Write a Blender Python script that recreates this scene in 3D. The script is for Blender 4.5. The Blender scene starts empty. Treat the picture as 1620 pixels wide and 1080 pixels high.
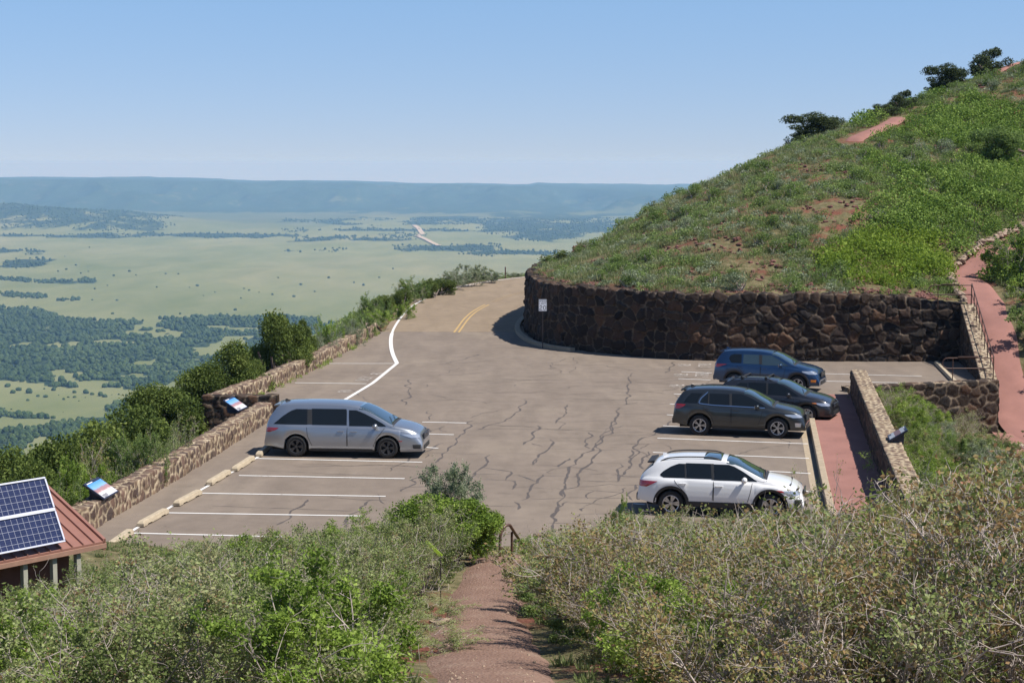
import bpy, bmesh, math, random
import numpy as np
from mathutils import Vector, Matrix
random.seed(7); RNG = np.random.default_rng(7)
scene = bpy.context.scene
COL = scene.collection
R = math.radians
EYE = 9.5; F = 2800.0; PITCH = math.atan(282/2800)
CP, SP = math.cos(PITCH), math.sin(PITCH)

# ---------- measuring helpers (photo point -> world point at a known height or distance)
def ray(px, py):
    u, v = px-810.0, 540.0-py
    return np.array([u, F*CP+v*SP, -F*SP+v*CP])
def G(px, py, z=0.0):
    d = ray(px, py); t = (z-EYE)/d[2]
    return (d[0]*t, d[1]*t, z)
def AT(px, py, D):
    d = ray(px, py); t = D/d[1]
    return (d[0]*t, D, EYE+d[2]*t)
def PIX(x, y, z):
    x = np.asarray(x, float); y = np.asarray(y, float); z = np.asarray(z, float)-EYE
    dep = y*CP - z*SP; up = y*SP + z*CP
    return 810+F*x/dep, 540-F*up/dep

# ---------- object helpers
def tag(o, label=None, cat=None, group=None, kind=None):
    if label: o['label'] = label
    if cat: o['category'] = cat
    if group: o['group'] = group
    if kind: o['kind'] = kind
    return o
def empty(name, loc=(0,0,0), rz=0.0):
    o = bpy.data.objects.new(name, None); COL.objects.link(o)
    o.location = loc; o.rotation_euler = (0,0,rz); o.empty_display_size = .3
    return o
def link(name, me, parent=None, mats=None):
    if mats is not None:
        me.materials.clear()
        for m in (mats if isinstance(mats, (list,tuple)) else [mats]): me.materials.append(m)
    o = bpy.data.objects.new(name, me); COL.objects.link(o)
    if parent is not None: o.parent = parent
    return o
def np_mesh(name, V, Fq, smooth=False, matidx=None, attrs=None):
    """V (n,3); Fq (m,k) int array, k fixed, or list of such arrays"""
    me = bpy.data.meshes.new(name)
    V = np.ascontiguousarray(V, dtype=np.float32)
    if isinstance(Fq, np.ndarray): Fq = [Fq]
    Fq = [f for f in Fq if len(f)]
    me.vertices.add(len(V)); me.vertices.foreach_set('co', V.ravel())
    loops = np.concatenate([f.ravel() for f in Fq]).astype(np.int32)
    tot = np.concatenate([np.full(len(f), f.shape[1], np.int32) for f in Fq])
    st = np.concatenate([[0], np.cumsum(tot)[:-1]]).astype(np.int32)
    me.loops.add(len(loops)); me.loops.foreach_set('vertex_index', loops)
    me.polygons.add(len(tot)); me.polygons.foreach_set('loop_start', st); me.polygons.foreach_set('loop_total', tot)
    if matidx is not None: me.polygons.foreach_set('material_index', np.asarray(matidx, np.int32))
    me.polygons.foreach_set('use_smooth', np.full(len(tot), bool(smooth)))
    me.update(calc_edges=True)
    if attrs:
        for k, (dom, arr) in attrs.items():
            a = me.attributes.new(k, 'FLOAT', dom); a.data.foreach_set('value', np.asarray(arr, np.float32).ravel())
    return me
def grid_faces(nu, nv, closed_u=False):
    i = np.arange(nu if closed_u else nu-1); j = np.arange(nv-1)
    I, J = np.meshgrid(i, j, indexing='ij'); I2 = (I+1) % nu
    return np.stack([I*nv+J, I2*nv+J, I2*nv+J+1, I*nv+J+1], -1).reshape(-1,4)

class MB:
    """collects simple shapes into one mesh"""
    def __init__(s): s.v=[]; s.f=[]; s.m=[]
    def add(s, vs, fs, mi=0):
        b=len(s.v); s.v += [tuple(map(float,v)) for v in vs]
        s.f += [tuple(i+b for i in f) for f in fs]; s.m += [mi]*len(fs); return s
    def box(s, c, d, rz=0, mi=0, M=None, taper=1.0):
        x,y,z=[k/2 for k in d]; P=[]
        for sz in (-1,1):
            t = taper if sz>0 else 1
            for sx,sy in ((-1,-1),(1,-1),(1,1),(-1,1)): P.append(Vector((sx*x*t,sy*y*t,sz*z)))
        if M is None: M = Matrix.Rotation(rz,3,'Z')
        P=[M@p+Vector(c) for p in P]
        return s.add(P,[(3,2,1,0),(4,5,6,7),(0,1,5,4),(1,2,6,5),(2,3,7,6),(3,0,4,7)],mi)
    def tube(s, pts, r, n=8, mi=0, cap=True):
        pts=[Vector(p) for p in pts]; rr = r if isinstance(r,(list,tuple)) else [r]*len(pts)
        up=None; rings=[]
        for i,p in enumerate(pts):
            a=pts[max(i-1,0)]; b=pts[min(i+1,len(pts)-1)]; t=(b-a).normalized()
            if up is None: up = Vector((0,0,1)) if abs(t.z)<.9 else Vector((1,0,0))
            sx = t.cross(up).normalized(); up = sx.cross(t).normalized()
            rings.append([p+(sx*math.cos(k*2*math.pi/n)+up*math.sin(k*2*math.pi/n))*rr[i] for k in range(n)])
        vs=[v for q in rings for v in q]; fs=[]
        for i in range(len(pts)-1):
            for k in range(n): fs.append((i*n+k, i*n+(k+1)%n, (i+1)*n+(k+1)%n, (i+1)*n+k))
        if cap: fs.append(tuple(range(n-1,-1,-1))); fs.append(tuple((len(pts)-1)*n+k for k in range(n)))
        return s.add(vs,fs,mi)
    def lathe(s, prof, n=32, mi=0, M=None, close=False):
        M = M or Matrix.Identity(4); vs=[]; fs=[]; m=len(prof)
        for k in range(n):
            a=2*math.pi*k/n
            for (r,h) in prof: vs.append(M@Vector((r*math.cos(a), r*math.sin(a), h)))
        for k in range(n):
            k2=(k+1)%n
            for j in range(m-1): fs.append((k*m+j,k2*m+j,k2*m+j+1,k*m+j+1))
            if close: fs.append((k*m+m-1,k2*m+m-1,k2*m,k*m))
        return s.add(vs,fs,mi)
    def prism(s, poly, z0, z1, mi=0, M=None):
        n=len(poly); M = M or Matrix.Identity(4)
        vs=[M@Vector((x,y,z0)) for x,y in poly]+[M@Vector((x,y,z1)) for x,y in poly]
        fs=[tuple(range(n-1,-1,-1)),tuple(range(n,2*n))]+[(i,(i+1)%n,n+(i+1)%n,n+i) for i in range(n)]
        return s.add(vs,fs,mi)
    def sheet(s, poly, z, mi=0):
        return s.add([(x,y,z) for x,y in poly],[tuple(range(len(poly)))],mi)
    def build(s, name, mats, parent=None, smooth=False, bevel=0, seg=2, auto=None):
        me=bpy.data.meshes.new(name); me.from_pydata(s.v,[],s.f)
        for m in (mats if isinstance(mats,(list,tuple)) else [mats]): me.materials.append(m)
        me.polygons.foreach_set('material_index', s.m)
        bm=bmesh.new(); bm.from_mesh(me); bmesh.ops.recalc_face_normals(bm, faces=bm.faces); bm.to_mesh(me); bm.free()
        me.polygons.foreach_set('use_smooth',[smooth]*len(me.polygons))
        if auto: me.set_sharp_from_angle(angle=R(auto))
        me.update(); o=link(name, me, parent)
        if bevel:
            b=o.modifiers.new('bevel','BEVEL'); b.width=bevel; b.segments=seg; b.limit_method='ANGLE'; b.angle_limit=R(40)
        return o

# ---------- noise (value noise fbm)
def _h(ix, iy, seed):
    n = (ix.astype(np.int64)*374761393 + iy.astype(np.int64)*668265263 + seed*1442695041) & 0x7fffffff
    n = ((n ^ (n >> 13))*1274126177) & 0x7fffffff
    return ((n ^ (n >> 16)) & 0xffff)/65535.0
def vnoise(x, y, seed=0):
    x=np.asarray(x,float); y=np.asarray(y,float)
    ix=np.floor(x); iy=np.floor(y); fx=x-ix; fy=y-iy; fx=fx*fx*(3-2*fx); fy=fy*fy*(3-2*fy)
    a=_h(ix,iy,seed); b=_h(ix+1,iy,seed); c=_h(ix,iy+1,seed); d=_h(ix+1,iy+1,seed)
    return (a*(1-fx)+b*fx)*(1-fy)+(c*(1-fx)+d*fx)*fy
def fbm(x, y, seed=0, oct=4):
    s=0; a=.5; t=0
    for k in range(oct): s=s+a*vnoise(x*2**k, y*2**k, seed+k*17); t+=a; a*=.5
    return s/t
def inpoly(x, y, poly):
    x=np.asarray(x); y=np.asarray(y); ins=np.zeros(x.shape,bool); n=len(poly)
    for i in range(n):
        x0,y0=poly[i][:2]; x1,y1=poly[(i+1)%n][:2]
        if y0==y1: continue
        c=((y0>y)!=(y1>y)) & (x < (x1-x0)*(y-y0)/(y1-y0)+x0); ins ^= c
    return ins
def resample(pts, step):
    P=np.array(pts,float); d=np.r_[0,np.cumsum(np.linalg.norm(np.diff(P[:,:2],axis=0),axis=1))]
    n=max(2,int(round(d[-1]/step))+1); s=np.linspace(0,d[-1],n)
    return np.stack([np.interp(s,d,P[:,k]) for k in range(P.shape[1])],1), s
def smooth_path(pts, it=2):
    P=[np.array(p,float) for p in pts]
    for _ in range(it):
        Q=[P[0]]
        for a,b in zip(P[:-1],P[1:]): Q += [a*.75+b*.25, a*.25+b*.75]
        Q.append(P[-1]); P=Q
    return [tuple(p) for p in P]
class TPS:
    def __init__(s, pts, reg=1e-3):
        P=np.array(pts,float); s.X=P[:,:2]; n=len(P)
        K=s.k(np.linalg.norm(s.X[:,None]-s.X[None],axis=2)); K+=np.eye(n)*reg
        A=np.zeros((n+3,n+3)); A[:n,:n]=K; A[:n,n]=1; A[:n,n+1:]=s.X; A[n,:n]=1; A[n+1:,:n]=s.X.T
        s.w=np.linalg.solve(A,np.r_[P[:,2],0,0,0])
    @staticmethod
    def k(r): return r*r*np.log(r+1e-9)
    def __call__(s,x,y):
        x=np.asarray(x,float); y=np.asarray(y,float); sh=x.shape; x=x.ravel(); y=y.ravel(); out=np.empty(len(x)); n=len(s.X)
        for a in range(0,len(x),20000):
            q=np.stack([x[a:a+20000],y[a:a+20000]],1)
            out[a:a+20000]=s.k(np.linalg.norm(q[:,None]-s.X[None],axis=2))@s.w[:n]+s.w[n]+q@s.w[n+1:]
        return out.reshape(sh)

# ---------- material helpers
def mat(name):
    m=bpy.data.materials.new(name); m.use_nodes=True; nt=m.node_tree; nt.nodes.clear()
    out=nt.nodes.new('ShaderNodeOutputMaterial'); b=nt.nodes.new('ShaderNodeBsdfPrincipled')
    nt.links.new(b.outputs[0],out.inputs[0]); return m,nt,b,out
def nd(nt, t, **kw):
    n=nt.nodes.new(t)
    for k,v in kw.items():
        if k in n.inputs: n.inputs[k].default_value=v
        else: setattr(n,k,v)
    return n
def ramp(nt, fac, stops, interp='LINEAR'):
    n=nt.nodes.new('ShaderNodeValToRGB'); n.color_ramp.interpolation=interp; e=n.color_ramp.elements
    while len(e)<len(stops): e.new(.5)
    for k,(p,c) in enumerate(stops): e[k].position=p; e[k].color=(c[0],c[1],c[2],1)
    nt.links.new(fac,n.inputs[0]); return n.outputs[0]
def mix(nt, fac, a, b, mode='MIX'):
    n=nt.nodes.new('ShaderNodeMix'); n.data_type='RGBA'; n.blend_type=mode
    for s,v in ((0,fac),(6,a),(7,b)):
        if hasattr(v,'links'): nt.links.new(v,n.inputs[s])
        else: n.inputs[s].default_value = v if s==0 else (v[0],v[1],v[2],1)
    return n.outputs[2]
def mth(nt, op, a, b=0.0, c=None):
    n=nt.nodes.new('ShaderNodeMath'); n.operation=op
    for i,v in enumerate((a,b) if c is None else (a,b,c)):
        if hasattr(v,'links'): nt.links.new(v,n.inputs[i])
        else: n.inputs[i].default_value=v
    return n.outputs[0]
def coords(nt, scale=(1,1,1), rot=(0,0,0), which='Object'):
    tc=nt.nodes.new('ShaderNodeTexCoord'); mp=nt.nodes.new('ShaderNodeMapping')
    mp.inputs['Scale'].default_value=scale; mp.inputs['Rotation'].default_value=rot
    nt.links.new(tc.outputs[which],mp.inputs[0]); return mp.outputs[0]
def noise(nt, vec, scale, detail=4, rough=.55, dist=0):
    n=nd(nt,'ShaderNodeTexNoise',Scale=scale,Detail=detail,Roughness=rough,Distortion=dist); nt.links.new(vec,n.inputs['Vector']); return n.outputs['Fac']
def bump(nt, b, h, strength=.3, dist=.02):
    n=nd(nt,'ShaderNodeBump',Strength=strength,Distance=dist); nt.links.new(h,n.inputs['Height']); nt.links.new(n.outputs[0],b.inputs['Normal'])
def simple(name, col, rough=.6, metal=0, spec=.5, coat=0, var=0, vscale=8, bmp=0):
    m,nt,b,_=mat(name); b.inputs['Base Color'].default_value=(*col,1); b.inputs['Roughness'].default_value=rough
    b.inputs['Metallic'].default_value=metal; b.inputs['Specular IOR Level'].default_value=spec; b.inputs['Coat Weight'].default_value=coat
    if var:
        v=coords(nt); f=noise(nt,v,vscale,5)
        c=ramp(nt,f,[(.3,[k*(1-var) for k in col]),(.7,[min(1,k*(1+var)) for k in col])]); nt.links.new(c,b.inputs['Base Color'])
        if bmp: bump(nt,b,f,bmp,.01)
    return m

# ---------- camera, light, sky, render
cam=bpy.data.cameras.new('camera'); cam.sensor_width=36; cam.lens=F/1620*36; cam.clip_end=120000; cam.clip_start=.3
co=bpy.data.objects.new('camera',cam); COL.objects.link(co); co.location=(0,0,EYE); co.rotation_euler=(R(90)-PITCH,0,0); scene.camera=co
SUN_EL=R(57); SUN_AZ=R(-16)     # azimuth measured from +X towards +Y
sd=Vector((math.cos(SUN_AZ)*math.cos(SUN_EL), math.sin(SUN_AZ)*math.cos(SUN_EL), math.sin(SUN_EL)))
sl=bpy.data.lights.new('sun','SUN'); sl.energy=4.5; sl.angle=R(.53); sl.color=(1,.95,.88)
so=bpy.data.objects.new('sun',sl); COL.objects.link(so); so.rotation_euler=(-sd).to_track_quat('-Z','Y').to_euler(); so.location=(40,-20,60)
W=bpy.data.worlds.new('World'); scene.world=W; W.use_nodes=True; nt=W.node_tree; nt.nodes.clear()
sky=nt.nodes.new('ShaderNodeTexSky'); sky.sky_type='NISHITA'; sky.sun_disc=False; sky.sun_elevation=SUN_EL
sky.sun_rotation=math.pi/2-SUN_AZ; sky.altitude=2400; sky.air_density=1.0; sky.dust_density=1.0; sky.ozone_density=4.0
bg=nt.nodes.new('ShaderNodeBackground'); bg.inputs[1].default_value=.101
tcw=nt.nodes.new('ShaderNodeTexCoord'); ad=nt.nodes.new('ShaderNodeVectorMath'); ad.operation='ADD'; ad.inputs[1].default_value=(0,0,.045)   # the high viewpoint sees a little below the level horizon
nt.links.new(tcw.outputs['Generated'],ad.inputs[0]); nt.links.new(ad.outputs[0],sky.inputs[0])
mu=nt.nodes.new('ShaderNodeMix'); mu.data_type='RGBA'; mu.blend_type='MULTIPLY'; mu.inputs[0].default_value=1; nt.links.new(sky.outputs[0],mu.inputs[6])
sz=nt.nodes.new('ShaderNodeSeparateXYZ'); nt.links.new(tcw.outputs['Generated'],sz.inputs[0]); sr=nt.nodes.new('ShaderNodeValToRGB'); sr.color_ramp.elements[0].position=0; sr.color_ramp.elements[0].color=(.88,.745,.775,1); sr.color_ramp.elements[1].position=.10; sr.color_ramp.elements[1].color=(.97,.99,.985,1)   # sky colour tinted by elevation: dimmer and pinker towards the horizon
nt.links.new(sz.outputs[2],sr.inputs[0]); nt.links.new(sr.outputs[0],mu.inputs[7])
wo=nt.nodes.new('ShaderNodeOutputWorld'); nt.links.new(mu.outputs[2],bg.inputs[0]); nt.links.new(bg.outputs[0],wo.inputs[0])
scene.render.engine='CYCLES'
scene.cycles.max_bounces=6; scene.cycles.transparent_max_bounces=8; scene.cycles.volume_bounces=1
vs=scene.view_settings; vs.view_transform='Standard'; vs.look='None'; vs.gamma=1; vs.exposure=.5
# =====================================================================  LAYOUT (metres; +Y away from the camera, lot surface z=0)
LW1=[G(60,864),G(145,838),G(290,752),G(430,663)]                       # left wall, near run (lot side foot)
LW1=[(p[0],p[1]) for p in LW1]
LW2=[(-11.3,67.7),(-10.2,73.5),(-9.2,81),(-8.3,90.5),(-7.6,98.6)]      # left wall, far run (lot side foot)
MW=[(21.7,84.9),(19.1,84.75),(14,84.9),(9.7,85.0),(7.6,85.9),(5.9,87.2),(3.83,89.3),(2.1,91.6),(1.2,95.4),(.75,101.3),(1.15,108),(2.4,116),(4.6,124),(8,131)]
MW=[(a,b) for a,b,*_ in smooth_path([(x,y,0) for x,y in MW],2)]        # big retaining wall, foot line
PW=[(9.05,38.0),(10.0,45),(11.57,56),(13.75,71.3)]                       # low walkway wall, walkway side foot
CURB=[(7.6,38.5),(9.36,51.5),(11.12,64.26),(12.2,71.2)]                # kerb between stalls and red walkway
FWALL=[(14.0,73.2),(20.95,75.6)]                                        # front wall of the planter
RW=[(20.3,75.95),(21.6,84.9)]                                          # return wall under the rail
EDGE=[(-5.48,83.81),(-5.98,88),(-6.39,92.67),(-6.72,98),(-6.87,103.6),(-6.87,112),(-6.6,120.1),(-5.2,132),(-3.6,138),(-1.5,143.5),(1.6,149.1),(6,154.5),(14,160),(26,166)]
EDGE=[(a,b) for a,b,*_ in smooth_path([(x,y,0) for x,y in EDGE],2)]

LOT=[(-12.6,44.8),(-11.8,42.6),(-9.2,42.0),(-2,41.6),(2,41.4),(8.4,38.0)]+PW[1:]+[(14.0,73.4),(20.4,75.8),(21.6,84.9)]+MW[1:]+[(14,140),(28,148),(32,158),(26,167)]+[(x-.9,y+.5) for x,y in EDGE[::-1]]+[(-7.4,98.7)]+LW2[::-1][1:]+[(-10.2,67.2)]+[LW1[3]]+LW1[:3][::-1]
FRONTX=[0,3,6,10,15,20,25,30,35,38.5,40.3,41.8]
FRONTZ=[7.9,7.4,6.7,5.7,4.5,3.45,2.5,1.75,1.15,.85,.35,-.05]
def offs(path,d):
    P=np.array([p[:2] for p in path],float); T=np.gradient(P,axis=0); T/=np.linalg.norm(T,axis=1)[:,None]; return [tuple(q) for q in P+np.stack([-T[:,1],T[:,0]],1)*d]
MWc=offs(MW,-.33); PWc=offs(PW,-.28); FWc=offs(FWALL,.25); RWc=offs(RW,-.33); LW1c=offs(LW1,.25); LW2c=offs(LW2,.25)
LOTC=[(-12.9,44.8),(-12.2,42.6),(-9.2,41.9),(-2,41.5),(2,41.3),(8.4,38.0)]+PWc+FWc+RWc+MWc+[(14,140),(28,148),(32,158),(26,167)]+[(x-.9,y+.5) for x,y in EDGE[::-1]]+[(-7.6,98.8)]+LW2c[::-1]+[(-10.2,67.2)]+LW1c[::-1]
def slopez(d): return np.interp(d,FRONTX,FRONTZ)

def cone(x,y):      # outer flank of the cinder cone falling to the plain
    r=np.hypot(np.asarray(x,float)-48,np.asarray(y,float)-70)
    return np.interp(r,[0,55,62,75,95,130,200,350,600,1000,1500,2200,3200],[2,.5,-1.2,-5,-13,-28,-58,-112,-178,-232,-262,-288,-300])

# ---- ground (foreground slope, flank on the left, planter and red landing side)
pts=[]
for d in (-6,0,5,10,15,20,25,30,35,38.5,40.3,41.8):
    z=float(slopez(max(d,0)))+(1.3 if d<0 else 0)
    for x,dz in ((0,0),(-1.2,0),(1.4,0)): pts.append((x,d,z+dz))
    pts.append((-6,d,z-.35*(1 if d<39 else 0))); pts.append((6,d,z+.25*(1 if d<37 else 0)))
    pts.append((13,d,z+.9*(1 if d<36 else .3))); pts.append((26,d,z+2.6))
    pts.append((-12,d,z-(1.1 if d<38 else .25)))
    if d<30: pts.append((-22,d,z-4.5))
for x in (-8,-3,2,7): 
    for y in (45,55,66,78): pts.append((x,y,-.3))
for x in (-6,-2,): 
    for y in (92,105,118,130): pts.append((x,y,-.3))
for (x,y) in LW1+LW2: pts.append((x,y,-.3)); pts.append((x-1.0,y,-1.3)); pts.append((x-4,y,-3.4)); pts.append((x-9,y,-6.5)); pts.append((x-20,y,-14))
for (x,y) in EDGE[2:-4:3]: pts.append((x-.5,y,-.12)); pts.append((x-2.4,y+1,-.35)); pts.append((x-5.5,y+2.5,-1.9)); pts.append((x-12,y+5,-6.5)); pts.append((x-24,y+10,-15))
for (x,y) in ((10,150),(25,160),(14,170),(40,175)): pts.append((x,y,-.3 if y<165 else -6))
for (x,y) in ((8,46),(10,55),(12,66),(12,78),(18,81),(8,82),(4,88)): pts.append((x,y,-.3))
for (x,y,z) in ((11,44,-.6),(12.6,52,-1.3),(14.5,60,-1.3),(15.5,68,-1.1),(16,72,-1.0),(19,74,-1.9),(21,74.6,-2.15),(19,68,-2.0),(18,60,-1.6),(22,70,-2.2),(25,73,-2.2),(24,64,-1.9),(22,55,-1.3),(15,45,-.3),(20,42,1.2),
   (21.8,77,-1.7),(22.2,80,.2),(23.2,84.4,2.5),(30,70,-.2),(30,78,1.8),(27,76,-.6),(26.8,80,1.2),(27,85,3.4),(32,60,1.0),(36,70,3.2),(38,55,4),(36,84,7)): pts.append((x,y,z))
GT=TPS(pts,reg=.02)

# ---- hill behind the big wall
hp=[]
for k,(x,y) in enumerate(MW[::3]): hp.append((x,y+.3,3.15-(.45 if x>18 else 0)*min(1,(x-18)/3.5 if x>18 else 0)))
crest=[(858,434,107),(880,424,108.5),(910,411,110),(945,392,112),(1000,363,114),(1040,339,115),(1080,318,116),(1180,266,118),(1260,228,120),(1350,200,123),(1450,160,129),(1560,120,137),(1640,104,142),(1800,60,150),(2000,20,158)]
for px,py,D in crest:
    p=AT(px,py,D); hp.append(p)
    q=ray(px,py)
    if px<1100: t=(D+6)/q[1]; hp.append((q[0]*t,D+6,EYE+q[2]*t-1.1)); t=(D+24)/q[1]; hp.append((q[0]*t,D+24,EYE+q[2]*t-7))
    t=(D+14)/q[1]; hp.append((q[0]*t,D+14,EYE+q[2]*t-3.0)); t=(D+40)/q[1]; hp.append((q[0]*t,D+40,EYE+q[2]*t-13))
for px,py,D in [(1000,420,95),(1100,380,96),(1200,350,97),(1300,340,98),(1400,330,99),(1500,330,101),(1600,310,104),(1200,430,89.5),(1300,430,89.5),(1400,430,89.5),(1480,420,91),
    (1100,330,107),(1250,270,109),(1400,240,112),(1500,220,117),(1600,190,123),(1500,440,91.5),(1560,405,94.5),(1620,370,98.5),(1700,340,103),(1800,300,108),(950,430,94),(1620,440,89)]:
    hp.append(AT(px,py,D))
hp += [(23.2,84.4,2.55),(26,86,3.2),(30,88,4.6)]
HT=TPS(hp,reg=.02)
HILLREG=[(a,b) for a,b in MWc]+[(14,140),(28,148),(30,210),(110,210),(110,96),(60,96),(44,90),(30,86.5),(23.6,84.6)]
def ground_z(x,y):
    x=np.asarray(x,float); y=np.asarray(y,float)
    g=GT(x,y); h=HT(x,y); ih=inpoly(x,y,HILLREG)
    # blend hill with ground outside the wall line on the right
    w=np.clip((y-(84.4+np.clip(x-23,0,60)*.10))/3.0+.5,0,1)*(x>22.4)
    z=np.where(x>22.4, g*(1-w)+h*w, np.where(ih,h,g))
    far=cone(x,y)
    e=np.clip((x+40)/14,0,1); z=np.where((x<-26)|(y>178), far*(1-e)+z*e, z)
    return z

def build_ground():
    xs=np.arange(-44,76,.33); ys=np.arange(-8,190,.33); X,Y=np.meshgrid(xs,ys,indexing='ij')
    Z=ground_z(X,Y)
    inl=inpoly(X,Y,LOTC)
    rough=(fbm(X*.9,Y*.9,3)-.5)*.28+(fbm(X*3.1,Y*3.1,5)-.5)*.12
    onpath=np.zeros_like(X)
    for P,w in PATHS:
        onpath=np.maximum(onpath,np.clip(1.75-dist_to_path(X,Y,P)/w,0,1))
    far=np.clip((Y-80)/60,0,1)
    ty=np.array([p[1] for p in TRAIL]); tz=GT(np.array([p[0] for p in TRAIL]),ty); tz=np.interp(np.linspace(ty[0],ty[-1],200),ty,tz); tz=np.convolve(np.pad(tz,8,'edge'),np.ones(17)/17,'valid')
    tw=np.clip(2.2-dist_to_path(X,Y,TRAIL)/.95,0,1); tw=tw*tw*(3-2*tw); Z=Z*(1-tw)+(np.interp(Y,np.linspace(ty[0],ty[-1],200),tz)+.02)*tw
    Z=Z+rough*(1-onpath)*(1+far)-onpath*.085
    Z=np.where(inl,np.minimum(Z,-.25),Z)
    V=np.stack([X,Y,Z],-1).reshape(-1,3); Fq=grid_faces(len(xs),len(ys))
    hill=(inpoly(X,Y,HILLREG)&(X<40)).ravel().astype(float)
    me=np_mesh('hillside',V,Fq,True,attrs={'hill':('POINT',hill)})
    return link('hillside',me,mats=M['soil'])
def dist_to_path(X,Y,P):
    d=np.full(X.shape,1e9)
    for (x0,y0,*_),(x1,y1,*_) in zip(P[:-1],P[1:]):
        L=(x1-x0)**2+(y1-y0)**2+1e-9; t=np.clip(((X-x0)*(x1-x0)+(Y-y0)*(y1-y0))/L,0,1)
        d=np.minimum(d,np.hypot(X-x0-t*(x1-x0),Y-y0-t*(y1-y0)))
    return d
# trails
TRAIL=[(.9,-2),(.55,5),(.15,12),(-.1,18),(-.24,22),(-.45,26),(-.52,30),(-.28,34),(-.05,37),(.1,40.2)]
TRAIL=[p[:2] for p in smooth_path([(x,y,0) for x,y in TRAIL],2)]
UP=[(22.9,69.5),(22.35,73.4),(22.05,76.5),(22.3,80),(22.95,84.0),(23.0,88),(23.3,91.5),(24.9,94.0),(28.6,98.3),(33.5,103.5),(39,108)]
UP=[p[:2] for p in smooth_path([(x,y,0) for x,y in UP],2)]
cr=[AT(1346,236,115.5),AT(1385,213,118.5),AT(1408,199,121),AT(1424,190,123.5)]
CRESTP=[p[:2] for p in smooth_path([tuple(p) for p in cr],2)]
cr2=[AT(1570,144,133),AT(1600,134,136),AT(1640,122,140)]
CRESTP2=[tuple(p[:2]) for p in cr2]
PLAZA=[(20.7,75.1),(24.2,75.6),(25.6,71),(24.6,66),(20.6,64.5),(19.2,69.2)]
PATHS=[(TRAIL,.95),(UP,1.05),(CRESTP,1.2),(CRESTP2,1.0)]
# ============================ materials of the setting
M={}
def mk_soil():
    m,nt,b,_=mat('soil'); v=coords(nt)
    n1=noise(nt,v,.4,8,.72); n2=noise(nt,v,3.5,5,.65); n3=noise(nt,v,14,3,.6)
    grass=ramp(nt,n2,[(.3,(.075,.072,.034)),(.5,(.13,.115,.055)),(.72,(.23,.18,.11))])
    red=ramp(nt,n3,[(.3,(.09,.032,.022)),(.6,(.19,.075,.05)),(.8,(.28,.17,.12))])
    k=ramp(nt,n1,[(.50,(0,0,0)),(.60,(1,1,1))])
    c=mix(nt,k,grass,red); nt.links.new(c,b.inputs['Base Color']); b.inputs['Roughness'].default_value=.95; b.inputs['Specular IOR Level'].default_value=.15
    bump(nt,b,n3,.7,.05); return m
def mk_asphalt(name,c0,c1,c2,sp=.0):
    m,nt,b,_=mat(name); v=coords(nt)
    big=noise(nt,v,.16,5,.6); mid=noise(nt,v,1.4,5,.65); vs_=coords(nt,(1.0,.22,1),(0,0,R(-8))); st=noise(nt,vs_,.9,4,.6,.4); fine=noise(nt,v,60,2,.7)
    c=ramp(nt,big,[(.32,c0),(.5,c1),(.68,c2)])
    c=mix(nt,mth(nt,'MULTIPLY',ramp(nt,st,[(.35,(1,1,1)),(.6,(0,0,0))]),.8),c,[k*.78 for k in c0])
    c=mix(nt,.35,c,ramp(nt,mid,[(.3,[k*.62 for k in c1]),(.7,[min(1,k*1.3) for k in c1])]))
    sp_=ramp(nt,noise(nt,v,2.6,3,.7,.8),[(.66,(0,0,0)),(.73,(1,1,1))]); c=mix(nt,mth(nt,'MULTIPLY',sp_,.6),c,[k*.5 for k in c0])
    c=mix(nt,.25,c,ramp(nt,fine,[(.3,[k*.6 for k in c1]),(.7,[min(1,k*1.5) for k in c1])]))
    nt.links.new(c,b.inputs['Base Color']); b.inputs['Roughness'].default_value=.92; b.inputs['Specular IOR Level'].default_value=.2
    bump(nt,b,fine,.35,.006); return m
def mk_stone(name, stones, mortar, rough=.9):
    m,nt,b,_=mat(name); a=nd(nt,'ShaderNodeAttribute'); a.attribute_name='cell'; am=nd(nt,'ShaderNodeAttribute'); am.attribute_name='mortar'
    v=coords(nt); n=noise(nt,v,9,5,.65); n2=noise(nt,v,2.2,4,.6); n3=noise(nt,v,40,3,.6)
    base=ramp(nt,a.outputs['Fac'],[(i/(len(stones)-1) if len(stones)>1 else 0,s) for i,s in enumerate(stones)],'CONSTANT' if False else 'LINEAR')
    base=mix(nt,ramp(nt,n,[(.3,(.5,.5,.5)),(.7,(1.45,1.4,1.35))]),base,base) if False else mix(nt,1.0,base,ramp(nt,n,[(.28,(.45,.45,.45)),(.5,(.9,.9,.9)),(.72,(1,1,1))]),'MULTIPLY')
    mc=mix(nt,1.0,mortar,ramp(nt,n2,[(.3,(.55,.5,.45)),(.7,(1,1,1))]),'MULTIPLY')
    c=mix(nt,am.outputs['Fac'],base,mc); nt.links.new(c,b.inputs['Base Color']); b.inputs['Roughness'].default_value=rough; b.inputs['Specular IOR Level'].default_value=.25
    bump(nt,b,mth(nt,'ADD',n,mth(nt,'MULTIPLY',n3,.4)),.8,.03); return m
def mk_red(name,c):
    m,nt,b,_=mat(name); v=coords(nt); n=noise(nt,v,.8,5,.6); f=noise(nt,v,45,2,.7)
    k=ramp(nt,n,[(.3,[x*.78 for x in c]),(.55,c),(.75,[min(1,x*1.22) for x in c])]); k=mix(nt,.3,k,ramp(nt,f,[(.3,[x*.55 for x in c]),(.7,[min(1,x*1.5) for x in c])]))
    nt.links.new(k,b.inputs['Base Color']); b.inputs['Roughness'].default_value=.93; b.inputs['Specular IOR Level'].default_value=.2; bump(nt,b,f,.4,.008); return m
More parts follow.
